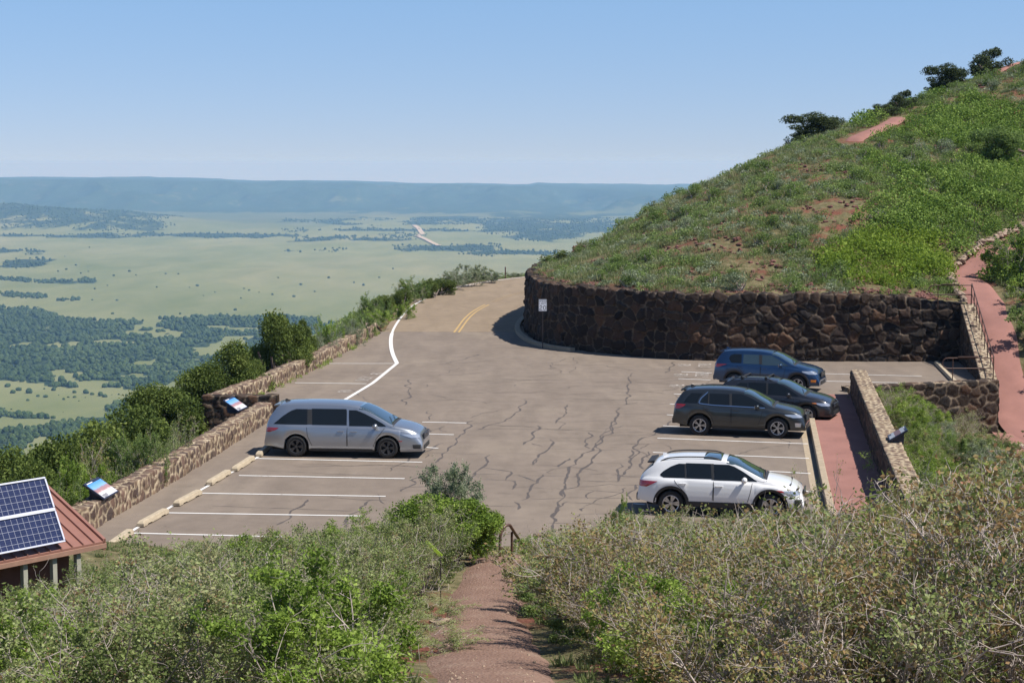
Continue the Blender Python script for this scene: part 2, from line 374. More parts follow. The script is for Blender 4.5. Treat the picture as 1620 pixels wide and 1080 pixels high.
def mk_gravel():
    m,nt,b,_=mat('cinder_gravel'); v=coords(nt); n=noise(nt,v,1.2,5,.6); f=nd(nt,'ShaderNodeTexVoronoi',Scale=22.0); nt.links.new(v,f.inputs['Vector']); f2=noise(nt,v,30,3,.7)
    k=ramp(nt,n,[(.3,(.17,.108,.08)),(.55,(.24,.158,.118)),(.75,(.32,.24,.18))])
    k=mix(nt,.5,k,ramp(nt,mth(nt,'MULTIPLY',f2,1.0),[(.3,(.09,.045,.034)),(.55,(.22,.125,.092)),(.72,(.42,.33,.26))])); nt.links.new(k,b.inputs['Base Color'])
    b.inputs['Roughness'].default_value=.95; b.inputs['Specular IOR Level'].default_value=.2; bump(nt,b,f.outputs['Distance'],.6,.03); return m
def mk_far():
    m,nt,b,_=mat('valley_cover'); v=coords(nt)
    a=nd(nt,'ShaderNodeAttribute'); a.attribute_name='wood'; ah=nd(nt,'ShaderNodeAttribute'); ah.attribute_name='scarp'
    big=noise(nt,coords(nt,(1/1400,1/2600,1/900)),1,6,.6,.3); mid=noise(nt,coords(nt,(1/160,1/420,1/160)),1,6,.65,.4); vf=coords(nt,(1/11,1/16,1/11)); dots=nd(nt,'ShaderNodeTexVoronoi',Scale=1.0); nt.links.new(vf,dots.inputs['Vector'])
    g=ramp(nt,big,[(.3,(.12,.145,.055)),(.48,(.175,.19,.08)),(.6,(.23,.22,.11)),(.75,(.155,.175,.075))])
    g=mix(nt,.45,g,ramp(nt,mid,[(.3,(.105,.13,.05)),(.7,(.26,.245,.135))]))
    w=mix(nt,ramp(nt,dots.outputs['Distance'],[(.3,(1,1,1)),(.55,(0,0,0))]),(.045,.065,.032),(.014,.026,.016))
    thr=mth(nt,'SUBTRACT',a.outputs['Fac'],mth(nt,'MULTIPLY',mth(nt,'SUBTRACT',mid,.5),2.2))
    k=ramp(nt,thr,[(.45,(0,0,0)),(.60,(1,1,1))])
    c=mix(nt,k,g,w)
    c=mix(nt,mth(nt,'MULTIPLY',ah.outputs['Fac'],.62),c,(.045,.075,.05))
    rock=ramp(nt,noise(nt,coords(nt,(1/70,1/120,1/40)),1,5,.7),[(.55,(0,0,0)),(.72,(1,1,1))]); c=mix(nt,mth(nt,'MULTIPLY',rock,mth(nt,'MULTIPLY',ah.outputs['Fac'],.35)),c,(.22,.17,.13))
    nt.links.new(c,b.inputs['Base Color']); b.inputs['Roughness'].default_value=1; b.inputs['Specular IOR Level'].default_value=0; return m
M['soil']=mk_soil()
M['asphalt']=mk_asphalt('lot_asphalt',(.170,.136,.109),(.212,.171,.136),(.25,.205,.155))
M['road']=mk_asphalt('road_asphalt',(.215,.163,.112),(.25,.192,.133),(.28,.216,.15))
M['lava']=mk_stone('lava_stone',[(.014,.011,.010),(.048,.032,.023),(.026,.022,.020),(.11,.062,.038),(.020,.017,.017),(.062,.040,.028),(.036,.031,.028),(.085,.055,.038)],(.19,.15,.11))
M['rubble']=mk_stone('buff_rubble',[(.07,.045,.036),(.16,.10,.072),(.10,.07,.058),(.22,.15,.10),(.085,.06,.052),(.18,.11,.08),(.12,.085,.07)],(.52,.43,.30))
M['red']=mk_red('red_paving',(.285,.143,.118))
M['gravel']=mk_gravel()
M['landing']=mk_red('red_concrete',(.42,.19,.14))
M['far']=mk_far()
M['concrete']=simple('beige_concrete',(.36,.29,.205),.9,var=.18,vscale=7,bmp=.3,spec=.2)
def mk_paint(name,c,under,thr):
    m,nt,b,_=mat(name); v=coords(nt); n=noise(nt,v,5,6,.75); n2=noise(nt,v,45,3,.7)
    f=mth(nt,'ADD',mth(nt,'MULTIPLY',n,.65),mth(nt,'MULTIPLY',n2,.35)); k=ramp(nt,f,[(thr,(0,0,0)),(thr+.05,(1,1,1))]); c2=mix(nt,k,c,under); nt.links.new(c2,b.inputs['Base Color']); b.inputs['Roughness'].default_value=.85; b.inputs['Specular IOR Level'].default_value=.2; return m
M['white_paint']=mk_paint('white_road_paint',(.66,.64,.61),(.26,.22,.18),.57)
M['faded_paint']=mk_paint('faded_yellow_paint',(.33,.235,.13),(.25,.195,.135),.47)
M['worn_paint']=mk_paint('worn_white_paint',(.52,.47,.42),(.2,.165,.13),.51)
M['yellow_paint']=mk_paint('yellow_road_paint',(.46,.31,.13),(.27,.21,.14),.53)
M['tar']=simple('crack_tar',(.082,.066,.056),.75,var=.2,vscale=6)
M['brown_steel']=simple('brown_steel',(.10,.055,.038),.45,.2,var=.15,vscale=12)
M['dark_steel']=simple('dark_steel',(.045,.035,.035),.5,.3,var=.15,vscale=12)

ground=build_ground(); tag(ground,kind='structure')

# ---- paved surfaces (solid slabs, tops 4 mm apart)
def slab(name,poly,z1,m,z0=None,kind='structure'):
    b=MB(); b.prism([tuple(p[:2]) for p in poly],z1-.22 if z0 is None else z0,z1); o=b.build(name,m); tag(o,kind=kind); return o
ysplit=99.7
lotp=[(-12.6,44.8),(-11.8,42.6),(-9.2,42.0),(-2,41.6),(2,41.4),(8.4,38.0)]+[(x,y) for x,y in PW[1:]]+[(14.0,73.4),(20.4,75.8),(21.6,84.9)]+[p for p in MW[1:] if p[1]<ysplit]+[(.85,ysplit),(-7.5,ysplit+.1),(-7.35,98.9)]+LW2[::-1][1:]+[(-10.3,67.2)]+[LW1[3]]+LW1[:3][::-1]
slab('parking_lot',lotp,0,M['asphalt'])
ROADP=[(.85,ysplit)]+[p for p in MW if p[1]>=ysplit+.2]+[(14,137),(24,144),(34,150),(34,160)]+[(x-.45,y+.2) for x,y in EDGE[::-1] if y>ysplit]+[(-7.3,ysplit+.1)]
slab('road',ROADP,.004,M['road'])
# red walkway, raised, between kerb and low wall
wk=[(x-.05,y) for x,y in CURB]+[(13.95,71.4)]+[(x+.05,y) for x,y in PW[::-1]]
slab('red_walkway',wk,.17,M['red'],-.2)
def ribbon_pts(path,w,z,off=0):
    P,_=resample([(x,y) for x,y,*_ in path],.8); T=np.gradient(P,axis=0); T/=np.linalg.norm(T,axis=1)[:,None]; N=np.stack([-T[:,1],T[:,0]],1)
    return P+N*(off+w/2),P+N*(off-w/2)
_rz=[0]
def ribbon(mb,path,w,z,off=0,mi=0,jit=0,step=None,fade=0):
    if jit: _rz[0]+=1; z=z-.0030+(_rz[0]%400)*.000008
    P,s=resample([(x,y) for x,y,*_ in path],step or .7); T=np.gradient(P,axis=0); T/=np.linalg.norm(T,axis=1)[:,None]+1e-9; N=np.stack([-T[:,1],T[:,0]],1)
    ww=np.full(len(P),w)
    if jit: ww=w*(.45+RNG.random(len(P))*jit)
    if jit: ww[0]*=.3; ww[-1]*=.3
    A=P+N*(off+ww[:,None]/2); B=P+N*(off-ww[:,None]/2); n=len(P)
    mb.add([(a[0],a[1],z+i*2e-5*(jit>0)) for i,a in enumerate(A)]+[(b[0],b[1],z+i*2e-5*(jit>0)) for i,b in enumerate(B)],[(i,n+i,n+i+1,i+1) for i in range(n-1)],mi)
def curb(name,path,w,z0,z1,m,label=None,cat=None,kind=None,bev=.02):
    P,_=resample(path,2.0); T=np.gradient(P,axis=0); T/=np.linalg.norm(T,axis=1)[:,None]; N=np.stack([-T[:,1],T[:,0]],1); A=P+N*w/2; B=P-N*w/2; n=len(P); b=MB()
    vs=[(*p,z0) for p in A]+[(*p,z0) for p in B]+[(*p,z1) for p in A]+[(*p,z1) for p in B]; fs=[]
    for i in range(n-1): fs += [(i,i+1,2*n+i+1,2*n+i),(n+i,3*n+i,3*n+i+1,n+i+1),(2*n+i,2*n+i+1,3*n+i+1,3*n+i),(i,n+i,n+i+1,i+1)]
    fs += [(0,2*n,3*n,n),(n-1,2*n-1,4*n-1,3*n-1)]
    b.add(vs,fs); o=b.build(name,m,bevel=bev); tag(o,label,cat,kind=kind); return o
curb('kerb',[(x-.14,y) for x,y in CURB],.2,-.2,.24,M['concrete'],kind='structure')
g=MB(); ribbon(g,[(x-.46,y) for x,y in CURB],.22,.006); tag(g.build('kerb_gutter',M['concrete']),kind='structure')
lk=[(x-.55,y-.3) for x,y in MW if x<3.9 and y<120]+[]
curb('wall_kerb',lk,.3,-.2,.17,M['concrete'],kind='structure')

# trails as strips following the terrain
def trail(name,path,w,m,off=.05,jit=.12,flat=.65):
    P,s=resample([(x,y) for x,y,*_ in path],.35); T=np.gradient(P,axis=0); T/=np.linalg.norm(T,axis=1)[:,None]; N=np.stack([-T[:,1],T[:,0]],1)
    K=9; t=np.linspace(-1,1,K); wl=w/2*(1+(fbm(s*.6,0*s,11)-.5)*jit*2); wr=w/2*(1+(fbm(s*.6,0*s+9,12)-.5)*jit*2)
    off2=np.where(t[None]>0,t[None]*wl[:,None],t[None]*wr[:,None]); X=P[:,:1]+N[:,:1]*off2; Y=P[:,1:]+N[:,1:]*off2
    Zc=ground_z(P[:,0],P[:,1]); kk=np.ones(13)/13; Zc=np.convolve(np.pad(Zc,6,'edge'),kk,'valid')
    Z=ground_z(X,Y)*(1-flat)+Zc[:,None]*flat+off-(np.abs(t[None])**4)*(.10 if flat>.5 else .16)-(.35*np.clip(1-np.minimum(s,s[-1]-s)/.9,0,1)**2)[:,None]*(flat<.5)
    me=np_mesh(name,np.stack([X,Y,Z],-1).reshape(-1,3),grid_faces(len(P),K),True); o=link(name,me,mats=m); tag(o,kind='structure'); return o
trail('cinder_trail',TRAIL,1.5,M['gravel'],.05,.35)
trail('red_path',UP,1.75,M['red'],.10,.03)
trail('crest_path',CRESTP,1.25,M['red'],.14,.2,.1)
trail('summit_path',CRESTP2,.9,M['red'],.14,.2,.1)
# plaza at the foot of the ramp (follows the ground)
pp=np.array(PLAZA); xs=np.arange(18.6,26,.4); ys=np.arange(64,76.4,.4); X,Y=np.meshgrid(xs,ys,indexing='ij')
Z=np.maximum(GT(X,Y),-2.25)+.08; V=np.stack([X,Y,Z],-1).reshape(-1,3); Fq=grid_faces(len(xs),len(ys)); c=V[Fq].mean(1)
me=np_mesh('red_plaza',V,Fq[inpoly(c[:,0],c[:,1],PLAZA)],True); tag(link('red_plaza',me,mats=M['red']),kind='structure')
p=G(1605,707,-2.1); b=MB(); b.box((p[0],p[1],-2.02+.0),(.8,.6,.06)); tag(b.build('access_cover',M['concrete'],bevel=.01),'pale square concrete cover set in the red paving right of the planter','access cover')

# ---- markings
mk=MB()
for a,b_ in [((208,843),(450,849)),((265,811),(574,816)),((320,780),(610,785)),((378,752),(640,757)),((405,725),(668,731)),((668,667.5),(738,669)),((668,686),(718,687.5)),((668,707),(693,709)),
    ((520,575),(628,575)),((467,605.5),(580,607)),
    ((1258,590),(1458,595)),((1270,602),(1440,606)),((1078,588),(1126,590)),((1073,599),(1124,601)),((1066,623),(1082,624)),((1060,639),(1075,640)),((1055,656),(1072,657)),((1049,673.5),(1075,675)),
    ((1040,693),(1278,702)),((1033,715.5),(1280,725)),((1160,742),(1282,749)),((1025,740),(1040,741)),((1012,766),(1026,767)),((1002,796.5),(1020,798)),((1262,775),(1286,778)),((990,828),(1060,831)),((980,862),(1150,868))]:
    A=G(*a); B=G(*b_); ribbon(mk,[A[:2],B[:2]],.11,.009)
stop=[G(157,880),G(210,839),G(268,803),G(325,771),G(379,740),G(420,716)]
ribbon(mk,[p[:2] for p in stop],.10,.013)
tag(mk.build('stall_lines',M['white_paint']),kind='structure')
e=MB(); ribbon(e,EDGE,.14,.013); 
ribbon(e,[EDGE[0],G(590,606)[:2],G(545,633)[:2],G(500,662)[:2]],.17,.017); ribbon(e,[p for p in EDGE if p[1]<100],.2,.019)
tag(e.build('edge_line',M['white_paint']),kind='structure')
YL=[p[:2] for p in smooth_path([(*G(722,526)[:2],0),(*G(741,499)[:2],0),(*G(765,484)[:2],0),(*G(800,469)[:2],0),(*G(840,458.5)[:2],0),(7.6,137.5,0),(14,143.5,0)],2)]
for nm,pp_,mm in (('centre_line',[p for p in YL if p[1]<121],M['yellow_paint']),('faded_centre_line',[p for p in YL if p[1]>119.5],M['faded_paint'])):
    y=MB(); ribbon(y,pp_,.11,.013,.13); ribbon(y,pp_,.11,.013,-.13); tag(y.build(nm,mm),kind='structure')
FONT={'R':["11110","10001","10001","11110","10100","10010","10001"],'V':["10001","10001","10001","10001","10001","01010","00100"],'O':["01110","10001","10001","10001","10001","10001","01110"],'N':["10001","11001","10101","10011","10001","10001","10001"],'L':["10000","10000","10000","10000","10000","10000","11111"],'Y':["10001","10001","01010","00100","00100","00100","00100"],
 'S':["01111","10000","10000","01110","00001","00001","11110"],'P':["11110","10001","10001","11110","10000","10000","10000"],'E':["11111","10000","10000","11110","10000","10000","11111"],'D':["11110","10001","10001","10001","10001","10001","11110"],'I':["111","010","010","010","010","010","111"],'M':["10001","11011","10101","10101","10001","10001","10001"],'T':["11111","00100","00100","00100","00100","00100","00100"],'2':["01110","10001","00001","00110","01000","10000","11111"],'0':["01110","10001","10001","10001","10001","10001","01110"]}
def glyphs(mb,text,O,U,Vv,h,w=None,gap=.25,n=None,mi=0,center=False):
    """rows of small quads along U (reading) and V (up)"""
    O=Vector(O);U=Vector(U);Vv=Vector(Vv); cw=(w or h*.65)/5; ch=h/7; x=0; tot=sum((len(FONT[c][0])+1.6)*cw for c in text)-1.6*cw
    if center: x=-tot/2
    for c in text:
        g=FONT[c]
        for r,row in enumerate(g):
            k=0
            while k<len(row):
                if row[k]=='1':
                    k2=k
                    while k2<len(row) and row[k2]=='1': k2+=1
                    a=O+U*(x+k*cw)+Vv*(h-(r+1)*ch); b=O+U*(x+k2*cw)+Vv*(h-(r+1)*ch); mb.add([a,b,b+Vv*ch*1.02,a+Vv*ch*1.02],[(0,1,2,3)],mi); k=k2
                else: k+=1
        x+=(len(g[0])+1.6)*cw
st=MB()
# bay lettering, read by a driver pulling in
for (p,w1,p2,w2) in [((594,592),'RV',(578,598),'ONLY'),((543,620),'RV',(524,634),'ONLY')]:
    a=G(*p,.010); b=G(*p2,.010)
    d=Vector((.09,.996,0)); L=Vector((-.996,.09,0))
    glyphs(st,w1,(a[0]+.3,a[1],.010),d,L,.55,.3); glyphs(st,w2,(b[0]+.2,b[1]-1.0,.010),d,L,.6,.32)
for (p,p2) in [((1091,578),(1122,578)),((1086,593.5),(1118,593.5)),((1080,610.5),(1113,610.5))]:
    a=G(*p,.010); b=G(*p2,.010); d=Vector((-.13,-.99,0)); L=Vector((.99,-.13,0))
    glyphs(st,'RV',(a[0]-.5,a[1]+.55,.010),d,L,.62,.35); glyphs(st,'ONLY',(b[0]-.4,b[1]+.95,.010),d,L,.6,.33)
tag(st.build('bay_lettering',M['worn_paint']),kind='structure')
# sealed cracks
ck=MB()
C0=[[(0,475),(60,425),(150,340)],[(200,290),(240,240),(300,200),(350,130),(410,80),(440,20)],[(160,330),(0,312)],[(160,225),(550,238)],[(550,240),(515,310),(450,350),(390,415),(395,440)],[(170,358),(360,360),(250,345)],[(360,365),(510,362),(640,364)],[(515,320),(690,355),(650,400)],[(510,398),(735,405),(705,460)],[(690,368),(1130,382)],[(880,365),(830,460),(765,530)],[(720,375),(805,410)],[(560,480),(700,488)],[(830,475),(930,480)],[(720,540),(745,590)],[(820,350),(1020,320),(1090,322)],[(1020,318),(1060,260)],[(870,268),(825,305),(860,270),(920,200),(945,140)],[(800,165),(880,185)],[(760,175),(800,130),(860,50)],[(800,130),(1230,130)],[(940,200),(1220,210)],[(1345,0),(1310,90),(1275,150),(1225,205),(1215,260),(1130,345),(1140,390),(1100,450),(1020,465),(1025,505)],[(1300,98),(1560,96)],[(1220,208),(1540,205),(1580,170)],[(1200,293),(1400,295)],[(1160,365),(1340,355),(1370,378),(1550,385)],[(1380,295),(1365,410)],[(1140,405),(1370,412)],[(960,455),(1030,468)],[(1100,458),(1440,488)],[(1025,512),(1430,518)],[(800,525),(1025,515)],[(1030,545),(1240,552),(1270,560)],[(1010,540),(980,600),(960,665)],[(980,575),(930,570)],[(1060,645),(1100,620),(1320,615)],[(960,675),(1320,680)],[(1465,430),(1445,530)],[(1550,220),(1510,330)],[(1455,210),(1455,275)],[(1340,175),(1560,170)],[(1190,95),(1180,200)],[(820,650),(860,655)],[(1155,575),(1158,600)],[(440,115),(640,120)],[(540,30),(420,40)],[(0,40),(130,60),(160,95)],[(0,565),(60,565)],[(1400,640),(1360,720)],[(1180,470),(1180,520)]]
C0=[[(640+x/4.05,660+y/4.05) for x,y in c] for c in C0]
C0+=[[(978,645),(972,672),(945,700)],[(945,700),(905,735),(880,790),(866,850)],[(1040,632),(900,634)],[(720,632),(560,640)],[(1000,590),(990,640)],[(1068,572),(1057,590)],[(860,600),(700,612)],[(700,700),(610,745)],[(420,745),(600,752)],[(330,800),(560,808)],[(640,735),(470,738)],[(760,560),(700,575)],[(830,632),(810,660),(760,680)],[(900,640),(880,670)],[(1290,575),(1180,577)],[(1060,665),(1010,700),(985,760)],[(1000,760),(940,762)],[(650,600),(640,640)],[(590,790),(540,830)],[(480,790),(440,830)]]
for c in C0:
    W0=[G(*p)[:2] for p in c]; P,_=resample(W0,.28); k=np.arange(len(P))
    ph=RNG.random()*99; P=P+np.stack([(fbm(k*.3+ph,k*0,21)-.5)*.6,(fbm(k*.3+ph,k*0+5,22)-.5)*.15],1)
    dx=abs(P[-1,0]-P[0,0]); dy=abs(P[-1,1]-P[0,1])
    ribbon(ck,[tuple(p) for p in P],.062 if dy>dx*1.3 else .036,.0045,jit=1.3,step=.28)
for k in range(120):
    x0=RNG.uniform(-7,10); y0=RNG.uniform(45,84); L=RNG.uniform(.8,4); a=RNG.choice([0.05,1.5])+RNG.normal()*.3; P=[(x0,y0),(x0+math.cos(a)*L,y0+math.sin(a)*L)]; P,_=resample(P,.28); q=np.arange(len(P)); ph=RNG.random()*99
    P=P+np.stack([(fbm(q*.4+ph,q*0,31)-.5)*.8,(fbm(q*.4+ph,q*0+5,32)-.5)*.8],1)
    if np.all(inpoly(P[:,0],P[:,1],lotp)): ribbon(ck,[tuple(p) for p in P],.034,.0045,jit=1.2,step=.28)
tag(ck.build('crack_seal',M['tar']),kind='structure')

# ---- masonry walls with modelled stones
def stone_wall(name,path,zb,zt,thick,cell,m,label,relief=.06,step=.045,side=1,mortar_w=.035,capj=.05,parent=None,stretch=1.25,lean=0.0,back=None):
    """path = foot line of the visible face; wall body lies on side*normal of it. zb/zt: numbers or lists along path"""
    P0=np.array([(x,y) for x,y,*_ in path],float); n0=len(P0)
    zb=np.full(n0,zb) if np.isscalar(zb) else np.array(zb,float); zt=np.full(n0,zt) if np.isscalar(zt) else np.array(zt,float)
    Q=np.column_stack([P0,zb,zt]); P,s=resample(Q,step)
    T=np.gradient(P[:,:2],axis=0); T/=np.linalg.norm(T,axis=1)[:,None]; Nn=np.stack([-T[:,1],T[:,0]],1)*side
    H=float(np.max(P[:,3]-P[:,2])); nf=max(6,int(H/step)); nc=max(4,int(thick/step)); 
    back_h=.8 if back is None else back; nb=max(3,int(back_h/step/1.5))
    rows=[]
    hf=np.linspace(0,1,nf+1)
    # profile: face up, over cap, down back
    t_face=hf*H; t_cap=H+np.linspace(0,1,nc+1)[1:]*thick; t_back=H+thick+np.linspace(0,1,nb+1)[1:]*back_h
    t=np.r_[t_face,t_cap,t_back]; NV=len(t); NU=len(P)
    S=np.repeat(s[:,None],NV,1); TT=np.repeat(t[None],NU,0)
    # voronoi stones
    Lx=s[-1]; Ly=t[-1]; cw=cell*stretch; ch=cell; gx=int(Lx/cw)+5; gy=int(Ly/ch)+5
    jx=RNG.random((gx,gy)); jy=RNG.random((gx,gy)); cid=RNG.random((gx,gy)); tx=RNG.normal(size=(gx,gy))*.5; ty=RNG.normal(size=(gx,gy))*.5; hh=RNG.random((gx,gy)); wt=RNG.random((gx,gy))*.42
    wx=S+cw+(fbm(S/cell*1.6,TT/cell*1.6,41)-.5)*cell*.5; wy=TT+ch+(fbm(S/cell*1.6,TT/cell*1.6,43)-.5)*cell*.5
    ci=np.floor(wx/cw).astype(int); cj=np.floor(wy/ch).astype(int)
    f1=np.full(S.shape,9.); f2=np.full(S.shape,9.); idc=np.zeros(S.shape); h0=np.zeros(S.shape); dxs=np.zeros(S.shape); dys=np.zeros(S.shape)
    for a in (-1,0,1):
        for b in (-1,0,1):
            i=np.clip(ci+a,0,gx-1); j=np.clip(cj+b,0,gy-1)
            sxp=(i+.12+.76*jx[i,j]+(j%2)*.0)*cw; syp=(j+.12+.76*jy[i,j])*ch
            ddx=(wx-sxp)/cw; ddy=(wy-syp)/ch; d=np.sqrt(ddx**2+ddy**2)-wt[i,j]*.5
            new=d<f1; f2=np.where(new,f1,np.minimum(f2,d)); f1=np.where(new,d,f1)
            idc=np.where(new,cid[i,j],idc); h0=np.where(new,hh[i,j],h0); dxs=np.where(new,ddx*tx[i,j]+ddy*ty[i,j],dxs)
    e=(f2-f1)*cell; mor=np.clip(1-(e-mortar_w*.5)/(mortar_w*.8),0,1)
    rnd=np.clip(e/(cell*.28),0,1)**.5
    disp=relief*(rnd*(.35+.65*h0)+dxs*.75*rnd)+ (fbm(S*7,TT*7,51)-.5)*.05*(1-mor)+(fbm(S*2.4,TT*2.4,52)-.5)*relief*.5*(1-mor)
    if mortar_w>.06: disp=np.where(mor>.5,relief*.18,disp)
    # positions
    face=TT<=H+1e-6; cap=(TT>H+1e-6)&(TT<=H+thick+1e-6)
    zbv=P[:,2][:,None]; ztv=P[:,3][:,None]
    fr=np.clip(TT/H,0,1); Zf=zbv+(ztv-zbv)*fr; off=np.where(face,lean*fr*H,np.where(cap,lean*H+(TT-H),lean*H+thick))
    capn=capj*(fbm(S*1.7,S*0+3,61)-.5)*2
    Z=np.where(face,Zf+capn*np.clip((fr-.8)/.2,0,1),np.where(cap,ztv+capn,ztv+capn-(TT-H-thick)))
    nx=np.where(face,-1.,np.where(cap,0.,1.)); nz=np.where(cap,1.,0.)
    # soften at the arris
    edge=np.abs(TT-H)<step*1.2; nx=np.where(edge,-.7,nx); nz=np.where(edge,.7,nz)
    edge2=np.abs(TT-H-thick)<step*1.2; nx=np.where(edge2,.7,nx); nz=np.where(edge2,.7,nz)
    o=off+nx*disp; X=P[:,0][:,None]+Nn[:,0][:,None]*o; Y=P[:,1][:,None]+Nn[:,1][:,None]*o; Z=Z+nz*disp*.8
    V=np.stack([X,Y,Z],-1).reshape(-1,3); Fq=grid_faces(NU,NV)
    # end caps: fan of rows between face and back
    ends=[]
    for u in (0,NU-1):
        base=u*NV; ring=[base+j for j in range(NV)]; ends.append(ring)
    me=np_mesh(name,V,[Fq]+[np.array([r]) for r in ends],True,attrs={'cell':('POINT',idc),'mortar':('POINT',mor)})
    o_=link(name,me,parent,mats=m)
    if parent is None: tag(o_,label,'stone wall')
    return o_
def mwz(x): return 3.15-(.45*min(1,(x-18)/3.5) if x>18 else 0)
stone_wall('retaining_wall',MW,-.2,[mwz(x) for x,y in MW],.55,.5,M['lava'],'tall curved retaining wall of dark lava stone holding back the green hill',relief=.20,side=-1,mortar_w=.035,capj=.12,lean=.03)
stone_wall('return_wall',[RW[1],RW[0]],[-.2,-.2],[2.72,.16],.62,.42,M['lava'],'sloping lava stone wall with a pale cap, under the brown handrail',relief=.08,side=1,mortar_w=.05,capj=.03,back=2.6)
stone_wall('planter_wall',[(x,y) for x,y in FWALL],[-2.5,-2.5],[.17,.17],.5,.42,M['lava'],'dark lava stone wall facing the camera across the back of the shrub planter',relief=.10,side=1,mortar_w=.06,capj=.03)
stone_wall('walkway_wall',PW,-.1,1.12,.52,.34,M['lava'],'low stone wall with pale rubble cap running along the red walkway',relief=.05,side=-1,mortar_w=.05,capj=.03,back=2.6)
# pale capping laid on the shaded walls: rubble strips
stone_wall('wall_cap',[(x+.02,y) for x,y in PW],1.10,1.17,.56,.22,M['rubble'],'pale rubble capping along the top of the low walkway wall',relief=.035,side=-1,mortar_w=.07,capj=.03,back=.1,parent=bpy.data.objects['walkway_wall'],stretch=1.0)
stone_wall('wall_cap',[(RW[1][0]-.02,RW[1][1]),(RW[0][0]-.02,RW[0][1])],[2.70,.14],[2.77,.21],.66,.22,M['rubble'],'',relief=.035,side=1,mortar_w=.07,capj=.02,back=.1,parent=bpy.data.objects['return_wall'],stretch=1.0)
stone_wall('wall_cap',FWALL,[.15,.15],[.2,.2],.54,.26,M['rubble'],'',relief=.03,side=1,mortar_w=.07,capj=.02,back=.1,parent=bpy.data.objects['planter_wall'],stretch=1.0)
stone_wall('parapet_wall',LW1,-.1,.62,.5,.33,M['rubble'],'low buff rubble parapet nearest the camera, beside the wheel stops',relief=.06,side=1,mortar_w=.05,capj=.035,back=1.4,stretch=.9)
stone_wall('parapet_wall',LW2,-.1,.6,.5,.33,M['rubble'],'low buff rubble parapet farther up the lot, ending at the bend in the road',relief=.06,side=1,mortar_w=.055,capj=.035,back=1.4,stretch=.9)
stone_wall('cross_wall',[(-11.9,67.3),(-10.4,67.25),(-9.0,67.2)],-2.4,.6,.5,.36,M['lava'],'short dark stone wall joining the two runs of parapet behind the minivan',relief=.09,side=1,mortar_w=.05)

# low boulders edging the upper red path
def rock(mb,c,s,seed):
    bm=bmesh.new(); bmesh.ops.create_icosphere(bm,subdivisions=2,radius=1); rr=random.Random(seed)
    ph=[rr.uniform(0,9) for _ in range(3)]; sc=(s*rr.uniform(.8,1.3),s*rr.uniform(.7,1.1),s*rr.uniform(.5,.8)); a=rr.uniform(0,6)
    vs=[]
    for v in bm.verts:
        p=v.co; k=1+.22*math.sin(p.x*3+ph[0])+.18*math.sin(p.y*4+ph[1])+.15*math.sin(p.z*5+ph[2]); x,y,z=p.x*k*sc[0],p.y*k*sc[1],max(p.z,-.5)*k*sc[2]
        vs.append((c[0]+x*math.cos(a)-y*math.sin(a),c[1]+x*math.sin(a)+y*math.cos(a),c[2]+z))
    fs=[tuple(v.index for v in f.verts) for f in bm.faces]; bm.free(); mb.add(vs,fs)
M['buff_rock']=simple('buff_rock',(.30,.22,.16),.9,var=.35,vscale=5,bmp=.6)
M['red_rock']=simple('red_rock',(.15,.065,.05),.9,var=.4,vscale=7,bmp=.6)
P,_=resample([(x-1.05,y) for x,y in UP if y>85],.42); z=ground_z(P[:,0],P[:,1]); b=MB()
for k in range(len(P)): rock(b,(P[k,0]+random.uniform(-.1,.1),P[k,1],z[k]+.12),random.uniform(.18,.30),k)
tag(b.build('rock_border',M['buff_rock'],smooth=False),'row of small buff stones edging the left side of the red path above the handrail','stone border')

# ---- far land
def far_build():
    cols=np.arange(-900,2500,7.0); 
    rows=np.r_[np.geomspace(150,2200,170),np.linspace(2230,11000,240),np.linspace(11050,17500,150)]
    U,Dd=np.meshgrid((cols-810)/F,rows,indexing='ij'); X=U*Dd; Y=Dd
    return X,Y,len(cols),len(rows)
def crest_z(px): return np.interp(px,[-900,-200,0,60,120,190,240,300,400,470,560,600,640,700,760,840,846,900,980,1060,1300,1900,2500],[-120,-130,-126,-124,-131,-124,-128,-133,-158,-160,-166,-172,-181,-187,-191,-195,-181,-185,-193,-199,-196,-190,-180])
def far_z(X,Y):
    px=810+F*X/np.maximum(Y,1)
    base=cone(X,Y)
    base=base+(fbm(X/420,Y/600,71)-.5)*14*np.clip((Y-1500)/1500,0,1)+(fbm(X/1500,Y/2500,72)-.5)*20*np.clip((Y-2500)/2500,0,1)
    base=base+(1-np.abs(fbm(X/260,Y/900,75)*2-1))*6*np.clip((Y-3500)/1500,0,1)
    ca=crest_z(px)+(fbm(X/240,X*0+7,89,4)-.5)*16; front=10900+(fbm(X/900,Y*0,76)-.5)*3200
    t=np.clip((Y-front)/3000,0,1); sc=t*t*(3-2*t)
    ero=(np.abs(fbm(X/520,Y/1500,77,5)-.5)*-2+.35)*190*np.sin(np.pi*np.clip(t,0,1))
    z=base*(1-sc)+ca*sc+ero
    # darker foothills on the left
    hl=np.clip((380-px)/260,0,1)*np.exp(-((Y-8900)/1000)**2); z=z+hl*(75+110*(fbm(X/380,Y/600,78)-.35))
    hr=np.clip((px-820)/260,0,1)*np.exp(-((Y-9300)/1100)**2); z=z+hr*30*fbm(X/400,Y/600,79)
    return np.where(Y>14500,np.minimum(z,ca),z)
MEADOW=[(-60,600),(40,604),(90,614),(150,612),(215,616),(300,598),(400,590),(410,606),(330,614),(262,622),(215,632),(178,643),(150,655),(120,665),(60,658),(-60,648)]
MEADOW2=[(38,706),(60,690),(90,697),(70,740),(30,760)]
